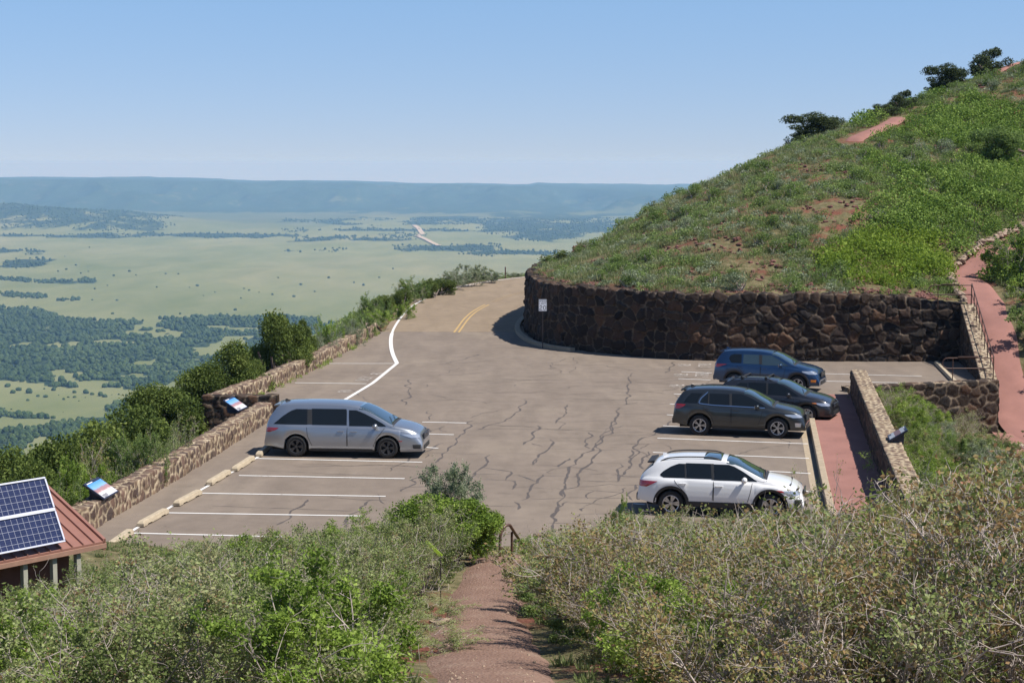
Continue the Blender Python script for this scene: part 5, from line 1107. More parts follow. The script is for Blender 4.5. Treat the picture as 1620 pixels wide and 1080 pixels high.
def grow(rng,starts,dirs,length,seg,wob,up,r0,r1):
    """random walks; returns nodes (N,seg+1,3) and radii (N,seg+1)"""
    N=len(starts); P=np.zeros((N,seg+1,3)); P[:,0]=starts; d=dirs/np.linalg.norm(dirs,axis=1)[:,None]; step=(np.asarray(length)/seg).reshape(-1,1)*np.ones((N,1))
    for k in range(seg):
        d=d+rng.normal(size=(N,3))*wob; d[:,2]+=up; d/=np.linalg.norm(d,axis=1)[:,None]; P[:,k+1]=P[:,k]+d*step
    Rr=np.linspace(0,1,seg+1)[None]*(np.asarray(r1)-np.asarray(r0)).reshape(-1,1)+np.asarray(r0).reshape(-1,1)*np.ones((N,1)); return P,Rr
def tubes(P,Rr,n=3):
    N,K,_=P.shape; T=np.gradient(P,axis=1); T/=np.linalg.norm(T,axis=2)[...,None]+1e-9; ref=np.where(np.abs(T[...,2:3])<.9,np.array([0,0,1.]),np.array([1.,0,0])); A=np.cross(T,ref); A/=np.linalg.norm(A,axis=2)[...,None]+1e-9; B=np.cross(T,A)
    th=np.arange(n)*2*math.pi/n; V=P[:,:,None]+Rr[:,:,None,None]*(A[:,:,None]*np.cos(th)[None,None,:,None]+B[:,:,None]*np.sin(th)[None,None,:,None])
    idx=np.arange(N*K*n).reshape(N,K,n); a=idx[:,:-1]; b=idx[:,1:]; Fq=np.stack([a,np.roll(a,-1,2),np.roll(b,-1,2),b],-1).reshape(-1,4); return V.reshape(-1,3),Fq
def cat_geo(L_):
    V=[];Fq=[];o=0
    for v,f in L_: V.append(v);Fq.append(f+o);o+=len(v)
    return np.concatenate(V),np.concatenate(Fq)
def leaves(rng,C,w,l,upb=.3):
    N=len(C); a=rng.normal(size=(N,3)); a[:,2]+=upb; a/=np.linalg.norm(a,axis=1)[:,None]; r=rng.normal(size=(N,3)); b=np.cross(a,r); b/=np.linalg.norm(b,axis=1)[:,None]+1e-9; nrm=np.cross(a,b)
    s=rng.uniform(.6,1.35,(N,1)); wl=w*s/2; ll=l*s/2
    V=np.stack([C-b*ll,C-a*0+nrm*0-np.cross(b,nrm)*wl,C+b*ll+nrm*ll*.25,C+np.cross(b,nrm)*wl],1).reshape(-1,3); return V,np.arange(4*N).reshape(N,4)
def bush_geo(seed,h,w,stems=9,nleaf=6000,lw=.03,ll=.045,leafband=.35,twigs=(7,5),r=.014,spread=.9,brown=.0):
    rng=np.random.default_rng(seed); az=rng.uniform(0,2*math.pi,stems); el=rng.uniform(.15,spread,stems)
    d=np.stack([np.cos(az)*el,np.sin(az)*el,np.ones(stems)],1); st=np.stack([np.cos(az)*.12*w,np.sin(az)*.12*w,np.full(stems,-.25)],1)*rng.uniform(.2,1.6,(stems,1))
    st[:,2]=-.25
    P0,R0=grow(rng,st,d,rng.uniform(.75,1.05,stems)*h*1.05+.2,7,.13,.05,np.full(stems,r*1.7),np.full(stems,r*.5)); geo=[tubes(P0,R0,5)]
    def child(P,per,ln,wob,up,ra,rb,lo):
        N,K,_=P.shape; i=np.repeat(np.arange(N),per); k=rng.integers(lo,K-1,len(i)); t=rng.random((len(i),1)); s=P[i,k]*(1-t)+P[i,k+1]*t; tan=P[i,k+1]-P[i,k]; tan/=np.linalg.norm(tan,axis=1)[:,None]+1e-9
        side=rng.normal(size=(len(i),3)); side-=tan*(side*tan).sum(1)[:,None]; side/=np.linalg.norm(side,axis=1)[:,None]+1e-9
        return grow(rng,s,tan*.75+side*.8,ln*rng.uniform(.5,1.2,len(i)),5,wob,up,np.full(len(i),ra),np.full(len(i),rb))
    P1,R1=child(P0,twigs[0],h*.42,.2,.06,r*.6,r*.25,2); geo.append(tubes(P1,R1,4))
    P2,R2=child(P1,twigs[1],h*.2,.28,.05,r*.32,r*.16,1); geo.append(tubes(P2,R2,3))
    nodes=P2[:,1:].reshape(-1,3); nodes=np.concatenate([nodes,P1[:,3:].reshape(-1,3)])
    hz=nodes[:,2]/h; rad=np.hypot(nodes[:,0],nodes[:,1])/(w*.5); out=np.maximum(hz,rad*.8); pr=np.clip((out-leafband)/(.35),0.02,1)*np.clip((fbm(nodes[:,0]*2.6+seed*1.7,nodes[:,1]*2.6+nodes[:,2]*2.1,93,3)-.40)*8,.03,1); pr/=pr.sum()
    c=nodes[rng.choice(len(nodes),nleaf,p=pr)]+rng.normal(size=(nleaf,3))*np.array([.05,.05,.045])
    lv=leaves(rng,c,lw,ll); cl=fbm(c[:,0]*2.2+seed,c[:,1]*2.2+c[:,2]*1.3,91,3); tint=np.clip(.5+(cl-.5)*1.6+rng.normal(size=nleaf)*.14,0,1)
    if brown: tint=np.where(rng.random(nleaf)<brown*np.clip((fbm(c[:,0]*3,c[:,1]*3+c[:,2]*2,95)-.35)*4,0,1),rng.uniform(.9,1,nleaf),np.minimum(tint,.85))
    B=cat_geo(geo); Bm=np_mesh('branches',B[0],B[1],True); Lm=np_mesh('foliage',lv[0],lv[1],False,attrs={'tint':('FACE',tint)}); return Bm,Lm
def crown_geo(seed,h,w,nclump=26,nleaf=14000,ls=.09,z0=.12,squash=1.0,lean=(0,0),clump=.2,shape='round'):
    """tree: leafy clumps spread through an uneven crown on a limbed trunk"""
    rng=np.random.default_rng(seed); C=[]
    while len(C)<nclump:
        p=rng.uniform(-1,1,3); 
        if np.linalg.norm(p)>1 or (np.linalg.norm(p)<.45 and rng.random()<.7): continue
        C.append(p)
    C=np.array(C); zc=z0+(C[:,2]*.5+.5)*(1-z0-.08); prof=np.sqrt(np.clip(1-((zc-.42)/.62)**2,.05,1)) if shape=='round' else np.clip(1.15-zc,.15,1)
    X=C[:,0]*w*.42*prof+lean[0]*zc; Y=C[:,1]*w*.42*prof+lean[1]*zc; Z=zc*h; C=np.stack([X,Y,Z],1); cr=rng.uniform(.7,1.35,nclump)*clump*w*.9
    ln=[]; tr=[]; i=rng.choice(nclump,nleaf,p=cr**2/np.sum(cr**2)); v=rng.normal(size=(nleaf,3)); v/=np.linalg.norm(v,axis=1)[:,None]; rr=rng.uniform(.35,1.0,(nleaf,1))**.6
    bumpy=1+.35*(fbm(v[:,0]*3+i*3.1,v[:,1]*3+v[:,2]*2.3,97,2)[:,None]-.5)*2
    P=C[i]+v*rr*cr[i][:,None]*np.array([1,1,.78*squash])*bumpy; P[:,2]=np.maximum(P[:,2],.05)
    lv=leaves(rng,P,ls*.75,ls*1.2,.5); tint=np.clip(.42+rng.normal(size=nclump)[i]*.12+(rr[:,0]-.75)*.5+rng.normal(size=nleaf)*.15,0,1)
    st=np.zeros((3,3)); st[:,2]=-.5; st[:,0]=rng.normal(size=3)*.08; dd=rng.normal(size=(3,3))*.25; dd[:,2]=1; P0,R0=grow(rng,st,dd,np.full(3,h*.72+.4),8,.12,.03,np.full(3,.035*w+.03),np.full(3,.012*w)); geo=[tubes(P0,R0,7)]
    k=rng.integers(2,7,nclump); j=rng.integers(0,3,nclump); s=P0[j,k]; d=C-s; Lg=np.linalg.norm(d,axis=1); P1,R1=grow(rng,s,d,Lg,5,.08,0,np.full(nclump,.014*w+.008),np.full(nclump,.008)); 
    t=np.linspace(0,1,6)[None,:,None]; P1=P1*(1-t)+(s[:,None]+(d[:,None])*t)*t; geo.append(tubes(P1,R1,4)); B=cat_geo(geo)
    return np_mesh('trunk',B[0],B[1],True),np_mesh('crown',lv[0],lv[1],False,attrs={'tint':('FACE',tint)})

def plant(name,meshes,mats,loc,rz,sc,label,cat,group=None,names=('branches','foliage')):
    e=empty(name,loc,rz); e.scale=sc if isinstance(sc,tuple) else (sc,)*3; tag(e,label,cat,group)
    for me,m,n in zip(meshes,mats,names):
        if me is None: continue
        if len(me.materials)==0: me.materials.append(m)
        o=bpy.data.objects.new(n,me); COL.objects.link(o); o.parent=e
        if me.materials[0]!=m: o.material_slots[0].link='OBJECT'; o.material_slots[0].material=m
    return e
def gz1(x,y): return float(ground_z(np.array([x]),np.array([y]))[0])

# foreground thicket
FB=[bush_geo(100+k,1.9,2.4,stems=9+k%3,nleaf=15000,lw=.028,ll=.045,leafband=.25,brown=.08,twigs=(8,5),r=.011) for k in range(5)]
FD=[bush_geo(140+k,1.9,2.3,stems=10,nleaf=6200,lw=.034,ll=.055,leafband=.45,brown=.33,twigs=(11,7),r=.014) for k in range(4)]
FG=[bush_geo(160+k,1.8,2.2,stems=9,nleaf=17000,lw=.035,ll=.055,leafband=.22,twigs=(8,6),r=.011) for k in range(3)]
LEFT=[(-60,940),(30,935),(70,925),(100,892),(150,874),(200,884),(250,872),(300,862),(350,846),(430,842),(500,852),(560,826),(600,806),(640,800),(690,800)]
RIGHT=[(800,900),(835,868),(870,838),(930,832),(1000,826),(1040,812),(1100,812),(1200,812),(1250,808),(1290,800),(1330,806),(1400,815),(1440,802),(1480,778),(1540,756),(1620,732),(1700,700)]
def env(px): return float(np.interp(px,[p[0] for p in (LEFT if px<760 else RIGHT)],[p[1] for p in (LEFT if px<760 else RIGHT)]))
placed=[]; cnt=0; rs=random.Random(5)
def in_shelter(x,y):
    v=np.array([x,y])-tip[:2]; a=v@eave[:2]; n=v@nin[:2]; return a>-.35 and n>-.1 and a<8 and n<7
labels={'L':('tangled green and tan shrub in the dense thicket left of the cinder trail','shrubs of the thicket left of the trail'),'R':('grey-stemmed shrub with brown and green leaves in the thicket right of the trail','shrubs of the thicket right of the trail')}
D=41.5
tries=0
while tries<5200 and cnt<240:
    tries+=1; y=rs.uniform(14.5,41.8)**1; half=y*.325; x=rs.uniform(-half-1.2,half+1.2)
    px=810+F*x/y
    td=float(dist_to_path(np.array([x]),np.array([y]),TRAIL)[0]); size=rs.uniform(.75,1.15)
    left=px<800 if y>30 else x<np.interp(y,[p[1] for p in TRAIL],[p[0] for p in TRAIL])
    if y>40.5 and left and px<560: continue
    if td<.8+.6*size: continue
    if y>41.2 and x>8.5: pass
    if left and y>35.5 and px>600: continue
    if in_shelter(x,y): continue
    if left and 15<y<33 and x>-2.3 and td<2.1: continue
    if y>37 and x>7.6: continue
    sp=.78*size if y>24 else .95*size
    if any((x-a)**2+(y-b)**2<(sp*.9)**2*1.0 for a,b in placed): continue
    z=gz1(x,y); ys=env(px+ (0)); 
    # tallest crown that keeps below the outline seen over the thicket
    near=np.clip((41-y)/26,0,1); yt=ys+rs.uniform(0,14)+near*rs.uniform(20,120); t=ray(px,yt); ztop=EYE+t[2]*(y/t[1]); h=min(2.3,ztop-z)
    if h<.45: continue
    h=min(h,rs.uniform(1.5,2.4)); s=h/2.05; sxy=max(s,.62)*rs.uniform(.95,1.2)
    n=fbm(np.array([x*.35]),np.array([y*.35]),33)[0]
    if left: bank=FB if n<.56 else (FD if rs.random()<.45 else FB); mt=L['mahog']
    else:
        bank=FD if (n>.43 or px>1450 and y<32) else FB; mt=L['brown'] if n>.5 else L['mahog']
        if px>1480 and y>27: bank=FB; mt=L['mahog']
    if rs.random()<.09: bank=FG; mt=L['bright']
    me=rs.choice(bank); lb=labels['L' if left else 'R']
    plant('shrub',me,(M['twig'],mt),(x,y,z),rs.uniform(0,6.28),(sxy,sxy,s),lb[0],'shrub',lb[1]); placed.append((x,y)); cnt+=1
print('foreground shrubs',cnt)
# named shrubs of the foreground
def single(px,py,D,h,w,bank,mt,label,name='shrub',cat='shrub',tw=None,dz=0):
    x,y,_=AT(px,py,D); z=gz1(x,y)+dz; me=bank; H0,W0=1.9,2.3
    return plant(name,me,(tw or M['twig'],mt),(x,y,z),rs.uniform(0,6),(w/W0,w/W0,h/H0),label,cat)
JB=[crown_geo(300+k,1.9,2.3,nclump=34,nleaf=26000,ls=.05,clump=.17) for k in range(2)]
def topped(px,ytop,D,w,geo,mats,label,name,cat,names=('branches','foliage'),H0=1.9,W0=2.3,zmin=None,group=None,rz=None):
    t=ray(px,ytop); k=D/t[1]; x=t[0]*k; zt=EYE+t[2]*k; z=gz1(x,D) if zmin is None else zmin; h=max(.4,zt-z)
    return plant(name,geo,mats,(x,D,z),rs.uniform(0,6) if rz is None else rz,(w/W0,w/W0,h/H0),label,cat,group,names)
topped(703,776,37.2,2.5,JB[0],(M['bark'],L['jg']) if 'jg' in L else (M['bark'],L.setdefault('jg',leaf_mat('yellow_juniper_leaf',[(0,(.065,.11,.018)),(.5,(.155,.235,.032)),(1,(.28,.36,.075))],.25))),'dense bright green juniper bush left of the rusty looped handrail','juniper_bush','shrub')
topped(750,796,38.9,1.5,JB[1],(M['bark'],L['jg']),'small yellow-green juniper bush pressing against the rusty looped handrail','juniper_bush','shrub')
topped(702,760,38.6,1.4,FG[0],(M['twig'],L['sage']),'tall pale green shrub sticking up above the bright juniper bush','shrub','shrub')
topped(668,812,37.6,1.5,FB[1],(M['twig'],L['sage']),'pale green shrub just left of the bright juniper bush','shrub','shrub')
topped(640,826,37.0,1.6,FB[2],(M['twig'],L['mahog']),'olive shrub two along to the left of the bright juniper bush','shrub','shrub')
topped(990,800,40.8,.55,FG[1],(M['dead'],L['bright']),'small leafy sapling standing clear above the thicket behind the white car','shrub','shrub')
topped(1296,742,35.5,.9,bush_geo(401,1.9,2.3,stems=4,nleaf=700,twigs=(4,3),leafband=.2,r=.02),(M['dead'],L['vivid']),'tall bare forked dead branch rising in front of the white car bonnet','dead_branch','shrub')
topped(1210,905,30,1.6,bush_geo(402,1.9,2.3,stems=3,nleaf=500,twigs=(6,4),leafband=.5,r=.03,brown=.7),(M['dead'],L['brown']),'pale gnarled dead stem in the middle of the right-hand thicket','dead_branch','shrub')
topped(884,862,36.2,1.1,FG[2],(M['twig'],L['bright']),'bright leafy shrub overhanging the right side of the trail head','shrub','shrub')
for k,(px,yt,DD) in enumerate([(925,893,30.5),(955,925,28.2),(912,872,33.6)]):
    topped(px,yt,DD,1.8,FG[k%3],(M['twig'],L['green']),['dark green leafy shrub bulging over the middle of the cinder trail','green shrub on the right of the trail nearest the camera','green shrub on the right between the trail head and the bulging one'][k],'shrub','shrub')
for k,(px,yt,DD) in enumerate([(1330,965,21),(1450,950,20.5),(1560,900,21.5),(1500,985,18.5),(1600,960,18.5),(1400,1010,18)]):
    topped(px,yt,DD,2.2,bush_geo(420+k,1.9,2.3,stems=13,nleaf=900,twigs=(16,9),leafband=.5,r=.016,brown=.6),(M['dead'],L['brown']),'nearly leafless grey shrub of dense dead twigs at the lower right','dead_shrub','shrub',group='leafless shrubs at the lower right')
for px,yt,DD,mt,lab in [(990,990,24.6,'green','green shrub at the right edge of the trail close to the bottom of the photograph'),(1010,1015,22.6,'brown','brown-leaved shrub at the right edge of the trail, lowest in the photograph'),(968,955,26.5,'bright','fresh green shrub at the right trail edge below the bulging dark one'),(600,1000,24.8,'mahog','olive shrub at the left edge of the trail close to the bottom of the photograph'),(612,965,28,'mahog','olive shrub behind the broken stone at the left trail edge')]:
    topped(px,yt,DD,1.5,(FG if mt in('green','bright') else FB)[1],(M['twig'],L[mt]),lab,'shrub','shrub')
# steps side: fresh green weeds by the rail
topped(822,884,39.6,.8,FG[0],(M['twig'],L['bright']),'fresh green weeds growing over the steps behind the footing stones','weed','plant')
topped(760,915,37.0,.4,FG[1],(M['twig'],L['bright']),'low green weeds at the left foot of the rusty looped handrail','weed','plant')

# ---- trees below the left parapet
JT=[crown_geo(200+k,4.0,4.0,nclump=34,nleaf=30000,ls=.085,clump=.17) for k in range(4)]
tl=[(440,488,80.5,3.1,'round dark juniper rising above the far parapet'),(478,505,84,1.5,'narrow juniper with a brown side, behind the round one'),(364,543,73.5,2.9,'dark juniper beyond the corner where the two parapets meet'),(325,572,72.5,3.0,'dark juniper behind the cross wall, left of the corner'),
 (258,603,67.5,3.6,'broad dark juniper directly behind the near parapet'),(215,640,62,4.6,'large dark juniper half way down the slope left of the parapet'),(150,672,58,4.4,'dark juniper lower down the slope, above the blue-framed panel'),(100,690,54,3.6,'juniper on the slope above the solar panels'),(25,706,49,3.4,'bright dark-shadowed juniper at the left edge above the solar panels'),(232,662,59,3.0,'smaller juniper between the broad juniper and the parapet'),(60,735,46,2.6,'low juniper just behind the top of the solar panels'),(190,690,55.5,3.2,'juniper beside the grey leafless bush'),
 (398,566,77,2.0,'low juniper filling the gap below the round one')]
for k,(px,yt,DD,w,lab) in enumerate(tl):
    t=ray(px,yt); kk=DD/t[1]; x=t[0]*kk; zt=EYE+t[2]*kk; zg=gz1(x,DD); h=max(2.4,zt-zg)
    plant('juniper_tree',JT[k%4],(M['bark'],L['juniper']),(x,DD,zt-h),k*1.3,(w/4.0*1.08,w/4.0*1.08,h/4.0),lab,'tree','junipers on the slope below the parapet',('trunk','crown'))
sl=[(140,752,50,1.7,'FG','bright','bright green shrub behind the blue-framed panel'),(112,762,49.0,1.4,'FG','bright','light green shrub under the left end of the blue-framed panel'),(176,728,51.5,1.7,'FD','brown','grey-brown half bare bush behind the near parapet'),(215,712,51.5,1.5,'FG','green','green shrub next to the grey-brown bush'),(250,698,54,1.6,'FB','mahog','olive shrub leaning on the near parapet'),(268,690,57.0,1.3,'FD','mahog','thin dry shrub on the near parapet short of the cross wall'),(96,770,48.5,1.3,'FB','green','low shrub at the near end of the parapet'),
 (500,530,86.5,1.5,'FB','sage','grey-green shrub over the far parapet'),(520,517,89.5,1.4,'FG','bright','bright green shrub over the far parapet'),(545,512,92,1.4,'FB','sage','pale shrub near the far end of the parapet'),(566,499,95,1.4,'FG','green','green shrub at the far end of the parapet'),(600,492,101,1.5,'FG','bright','low green shrub on the road bank before the first post'),(474,550,82.5,1.1,'FG','bright','yellow-green shrub beside the narrow juniper')]
Bk={'FG':FG,'FD':FD,'FB':FB}
for k,(px,yt,DD,w,bk,mt,lab) in enumerate(sl): topped(px,yt,DD,w,Bk[bk][k%3],(M['twig'],L[mt]),lab,'shrub','shrub',group='shrubs behind the parapet')
rd_=[(608,464,112,1.7,'juniper','dark low shrub on the left road bank behind the first post'),(636,454,116,1.6,'juniper','dark shrub next along the road bank'),(655,446,121,2.0,'green','grey-green shrub on the road bank before the two dark ones'),(676,438,125,1.9,'juniper','dark rounded shrub on the road bank, left of a pair'),(700,437,128,2.2,'juniper','dark rounded shrub on the road bank, right of a pair'),(722,432,133,1.9,'sage','pale shrub on the road bank beyond the dark pair'),(742,424,137,2.3,'sage','tallest pale shrub on the road bank skyline'),(768,430,141,2.0,'sage','pale shrub just left of the skyline post'),(815,432,149,1.5,'sage','low shrub right of the skyline post'),(835,431,152,1.4,'bright','low green shrub where the road vanishes behind the wall'),(640,480,108,1.3,'bright','small green shrub beside the first roadside post'),(590,474,106,1.7,'green','green shrub at the foot of the road bank')]
for k,(px,yt,DD,w,mt,lab) in enumerate(rd_):
    ge=JB[k%2] if mt=='juniper' else Bk['FG'][k%3]; topped(px,yt,DD,w,ge,(M['twig'],L[mt]),lab,'shrub','shrub',group='shrubs along the road bank')

# ---- planter and right bank
for k in range(46):
    px=rs.uniform(1395,1545); yy=rs.uniform(0,1)
    y=rs.uniform(55.5,73.0); x=rs.uniform(np.interp(y,[55,72.5],[12.6,14.9]),np.interp(y,[55,64,69,74],[18,19.3,18.6,20.0])-.3)
    h=rs.uniform(.7,1.3); mt=rs.choice(['bright','sage','green','bright','mahog']); bk=rs.choice(['FG','FG','FB'])
    if y>69 and rs.random()<.5: mt='mahog'; bk='FD'
    plant('garden_bush',rs.choice(Bk[bk]),(M['twig'],L[mt]),(x,y,gz1(x,y)),rs.uniform(0,6),(h/1.7,h/1.7,h/1.9),'knee-high green shrub in the planter between the low wall and the lava wall','bush','shrubs in the walled planter')
OB=[bush_geo(500+k,1.9,2.4,stems=9,nleaf=7000,lw=.06,ll=.085,leafband=.15,twigs=(6,4),r=.013) for k in range(3)]
n=0
for k in range(400):
    y=rs.uniform(62,108); x=rs.uniform(22,42)
    td=float(dist_to_path(np.array([x]),np.array([y]),UP)[0]); 
    if td<1.5+.6: continue
    px,py=PIX(x,y,gz1(x,y)); 
    if px>1700 or inpoly(np.array([x]),np.array([y]),PLAZA)[0]: continue
    ux=np.interp(y,[p[1] for p in UP],[p[0] for p in UP])
    if x<ux+1.0 : continue
    if y<72 and x<26.5: continue
    h=rs.uniform(1.2,2.3); n+=1
    plant('oak_shrub',rs.choice(OB),(M['twig'],L[rs.choice(['bright','bright','green','vivid'])]),(x,y,gz1(x,y)),rs.uniform(0,6),(h/1.8,h/1.8,h/1.9),'green oak shrub on the bank right of the red path','oak','oak shrubs on the bank right of the red path')
    if n>70: break
for k in range(22):
    x,y,_=AT(rs.uniform(1440,1640),0,rs.uniform(40,56)); 
    if x<11.5 or (y>54 and x<17): continue
    h=rs.uniform(.9,1.6); plant('shrub',rs.choice(FG+FB),(M['twig'],L[rs.choice(['mahog','bright','sage'])]),(x,y,gz1(x,y)),rs.uniform(0,6),(h/1.7,h/1.7,h/1.9),'green shrub below the red concrete landing at the right','shrub','shrubs below the red landing')

# ---- the hill
def blob(seed,n,r,h,s,flat=.75):
    rng=np.random.default_rng(seed); v=rng.normal(size=(n,3)); v[:,2]=np.abs(v[:,2]); v/=np.linalg.norm(v,axis=1)[:,None]; rad=rng.uniform(.4,1,(n,1))**.5*(1+.5*(fbm(v[:,0]*2.2+seed,v[:,1]*2.2+v[:,2],13,2)[:,None]-.5)*2)
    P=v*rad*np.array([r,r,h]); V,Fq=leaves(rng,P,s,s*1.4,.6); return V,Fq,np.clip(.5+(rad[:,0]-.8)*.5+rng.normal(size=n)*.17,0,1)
def blades(seed,n,r,h):
    rng=np.random.default_rng(seed); a=rng.uniform(0,6.28,n); q=rng.random(n)**.7*r; P=np.stack([np.cos(a)*q,np.sin(a)*q,np.full(n,-.03)],1); d=np.stack([np.cos(a)*.5,np.sin(a)*.5,np.ones(n)],1)+rng.normal(size=(n,3))*.3; d/=np.linalg.norm(d,axis=1)[:,None]; hh=h*rng.uniform(.5,1.2,(n,1)); sd_=np.cross(d,rng.normal(size=(n,3))); sd_/=np.linalg.norm(sd_,axis=1)[:,None]; w=.016
    V=np.stack([P-sd_*w,P+sd_*w,P+d*hh*.6+sd_*w*.7,P+d*hh+d[:,[1,0,2]]*0.02],1).reshape(-1,3); return V,np.arange(4*n).reshape(n,4),np.clip(rng.normal(.5,.22,n),0,1)
def merge(name,variants,pts,rng,mat_,label=None):
    """pts: (x,y,z,scale,tintshift)"""
    Vs=[];Fs=[];T=[];o=0
    for (x,y,z,s,ts) in pts:
        V,Fq,t=variants[rng.integers(len(variants))]; a=rng.uniform(0,6.28); c,sn=math.cos(a),math.sin(a); W_=V*s; Vs.append(np.stack([W_[:,0]*c-W_[:,1]*sn+x,W_[:,0]*sn+W_[:,1]*c+y,W_[:,2]+z],1).astype(np.float32)); Fs.append(Fq+o); o+=len(V); T.append(np.clip(t+ts,0,1))
    me=np_mesh(name,np.concatenate(Vs),np.concatenate(Fs),False,attrs={'tint':('FACE',np.concatenate(T))}); ob=link(name,me,mats=mat_); tag(ob,kind='stuff'); return ob
rg=np.random.default_rng(77)
N=26000; X=rg.uniform(-1,46,N); Y=rg.uniform(85.2,146,N); Z=ground_z(X,Y); px,py=PIX(X,Y,Z)
okp=inpoly(X,Y,offs(MW,-.75)+[(14,140),(60,170),(60,96),(30,87.5),(22.5,85.6)])&(px<1720)&(Z>2)
for P_,w in ((UP,1.35),(CRESTP,1.25),(CRESTP2,1.2)): okp&=dist_to_path(X,Y,P_)>w
def crest_d(px): return np.interp(px,[c[0] for c in crest],[c[2] for c in crest])
okp&=Y<crest_d(px)+np.where(px<1150,16,5)
X,Y,Z,px,py=[a[okp] for a in (X,Y,Z,px,py)]
nz=fbm(X*.16,Y*.16,201,4); n2=fbm(X*.5,Y*.5,202,3)
# leafier towards the right, sparse sage and grass on the left shoulder
green=np.clip((px-1340)/140,0,1)*np.clip((py-150)/30,0,1)*np.where((py<400)|(px>1500),1,.25); vivid=(((px-1405)/105)**2+((py-412)/42)**2<1+(n2-.5)*.9)
grn=rg.random(len(X))<green*np.clip((nz-.36)*7,0,1)
sagev=[blob(600+k,120,.40,.26,.055) for k in range(5)]; greenv=[blob(620+k,170,.5,.42,.07) for k in range(5)]; oakv=[blob(640+k,330,.85,.78,.085) for k in range(5)]; grassv=[blades(660+k,34,.22,.34) for k in range(5)]
sel=lambda m: [(X[i],Y[i],Z[i],.0,.0) for i in np.nonzero(m)[0]]
r=rg.random(len(X)); scree=fbm(X*.22,Y*.55,203,3)+.12*np.exp(-(((px-1380)/130)**2+((py-350)/70)**2)); bare=((n2>.66)|(scree>.72))&(px<1560)&(r>.14)
mo=(grn&(r<.20))|(vivid&(r<.22)&(nz>0)); mo&=~bare|vivid
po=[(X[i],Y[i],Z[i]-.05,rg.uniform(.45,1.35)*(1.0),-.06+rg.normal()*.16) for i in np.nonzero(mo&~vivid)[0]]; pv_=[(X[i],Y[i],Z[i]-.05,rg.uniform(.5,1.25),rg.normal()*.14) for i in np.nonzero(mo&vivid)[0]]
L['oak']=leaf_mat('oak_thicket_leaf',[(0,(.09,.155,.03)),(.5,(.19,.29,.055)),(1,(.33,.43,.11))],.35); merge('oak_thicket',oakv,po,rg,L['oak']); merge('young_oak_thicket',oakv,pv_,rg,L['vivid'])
rest=~mo&~vivid
ms=rest&~bare&(r>.12)&(r<.36); merge('sage_cover',sagev,[(X[i],Y[i],Z[i]-.03,rg.uniform(.4,1.35),rg.normal()*.2) for i in np.nonzero(ms)[0]],rg,L['sage'])
mg=rest&~bare&(r>.36)&(r<np.where(px<1290,.44,.52)); merge('forb_cover',greenv,[(X[i],Y[i],Z[i]-.03,rg.uniform(.45,1.15),rg.normal()*.12) for i in np.nonzero(mg)[0]],rg,L['green'])
mgr=rest&(r>np.where(px<1290,.44,.52))&(~bare|(r<.57)); merge('hill_grass',grassv,[(X[i],Y[i],Z[i],rg.uniform(.6,1.3),rg.normal()*.12+(.15 if px[i]<1340 else 0)) for i in np.nonzero(mgr)[0]],rg,L['grass'])
print('hill',len(po),len(pv_),ms.sum(),mg.sum(),mgr.sum())
# loose red rocks on the slope
mb=MB(); idx=np.nonzero(bare)[0]; rg.shuffle(idx)
for i in idx[:900]: rock(mb,(X[i],Y[i],Z[i]),rg.uniform(.05,.16),int(i))
MWi=offs(MW,-.75)
for k in range(1100):
    i=rs.randrange(3,len(MWi)-4); t=rs.random(); a=MWi[i];b_=MWi[i+1]; off_=rs.uniform(0,.9)**1; x=a[0]*(1-t)+b_[0]*t; y=a[1]*(1-t)+b_[1]*t+off_
    rock(mb,(x,y,gz1(x,y)-.01),rs.uniform(.04,.12),k)
tag(mb.build('loose_rocks',M['red_rock']),kind='stuff')
HB=[crown_geo(700+k,1.0,1.3,nclump=9,nleaf=900,ls=.075,clump=.26) for k in range(4)]
n=0
for i in rg.permutation(len(X))[:2600]:
    if n>=120: break
    if vivid[i] or grn[i] or bare[i]: continue
    s=rg.uniform(.6,1.15); n+=1
    plant('hill_shrub',HB[n%4],(M['twig'],L['green' if rg.random()<.7 else 'sage']),(X[i],Y[i],Z[i]-.03),rg.uniform(0,6),(s,s,s*.8),'low rounded shrub scattered over the grassy cinder hillside','shrub','rounded shrubs dotted over the hillside')
# trees on the skyline
PT=[crown_geo(800+k,3.0,3.6,nclump=22,nleaf=9000,ls=.10,clump=.15,z0=.10,lean=(1.0*(k-1),0)) for k in range(3)]
for px_,yb,yt,DD,w,k,lab in [(1305,222,178,121,3.7,0,'long low pinyon on the skyline left of the crest path'),(1272,225,205,119.5,1.6,1,'small pinyon at the left tip of the long low one'),(1392,186,166,125,1.5,1,'small dark pinyon just left of the upright pair on the crest'),(1408,184,160,125.5,1.5,2,'middle one of the small pinyons beside the crest path'),(1425,180,143,126,1.7,2,'taller small pinyon on the crest beside the red path'),(1510,147,101,133,3.1,0,'wide windswept pinyon below the topmost one'),(1482,147,130,132,1.6,1,'low drooping pinyon at the left of the windswept pair'),(1560,130,76,136,2.7,2,'topmost windswept pinyon with bare lower limbs'),(1612,140,105,138,2.6,1,'dark pinyon at the right edge of the photograph on the summit'),(1592,262,200,112,3.2,0,'dark green tree in the oak thicket at the right edge')]:
    x,y,z=AT(px_,yb,DD); t=ray(px_,yt); zt=EYE+t[2]*(DD/t[1]); zg=gz1(x,y); z=min(z,zg)-.1; h=zt-z
    plant('pinyon_tree',PT[k],(M['bark'],L['pinyon'] if px_!=1592 else L['green']),(x,y,z),0,(w/3.6*1.35,w/3.6*1.35,h/3.0*1.08),lab,'tree','pinyons along the skyline' if px_!=1592 else None,('trunk','crown'))
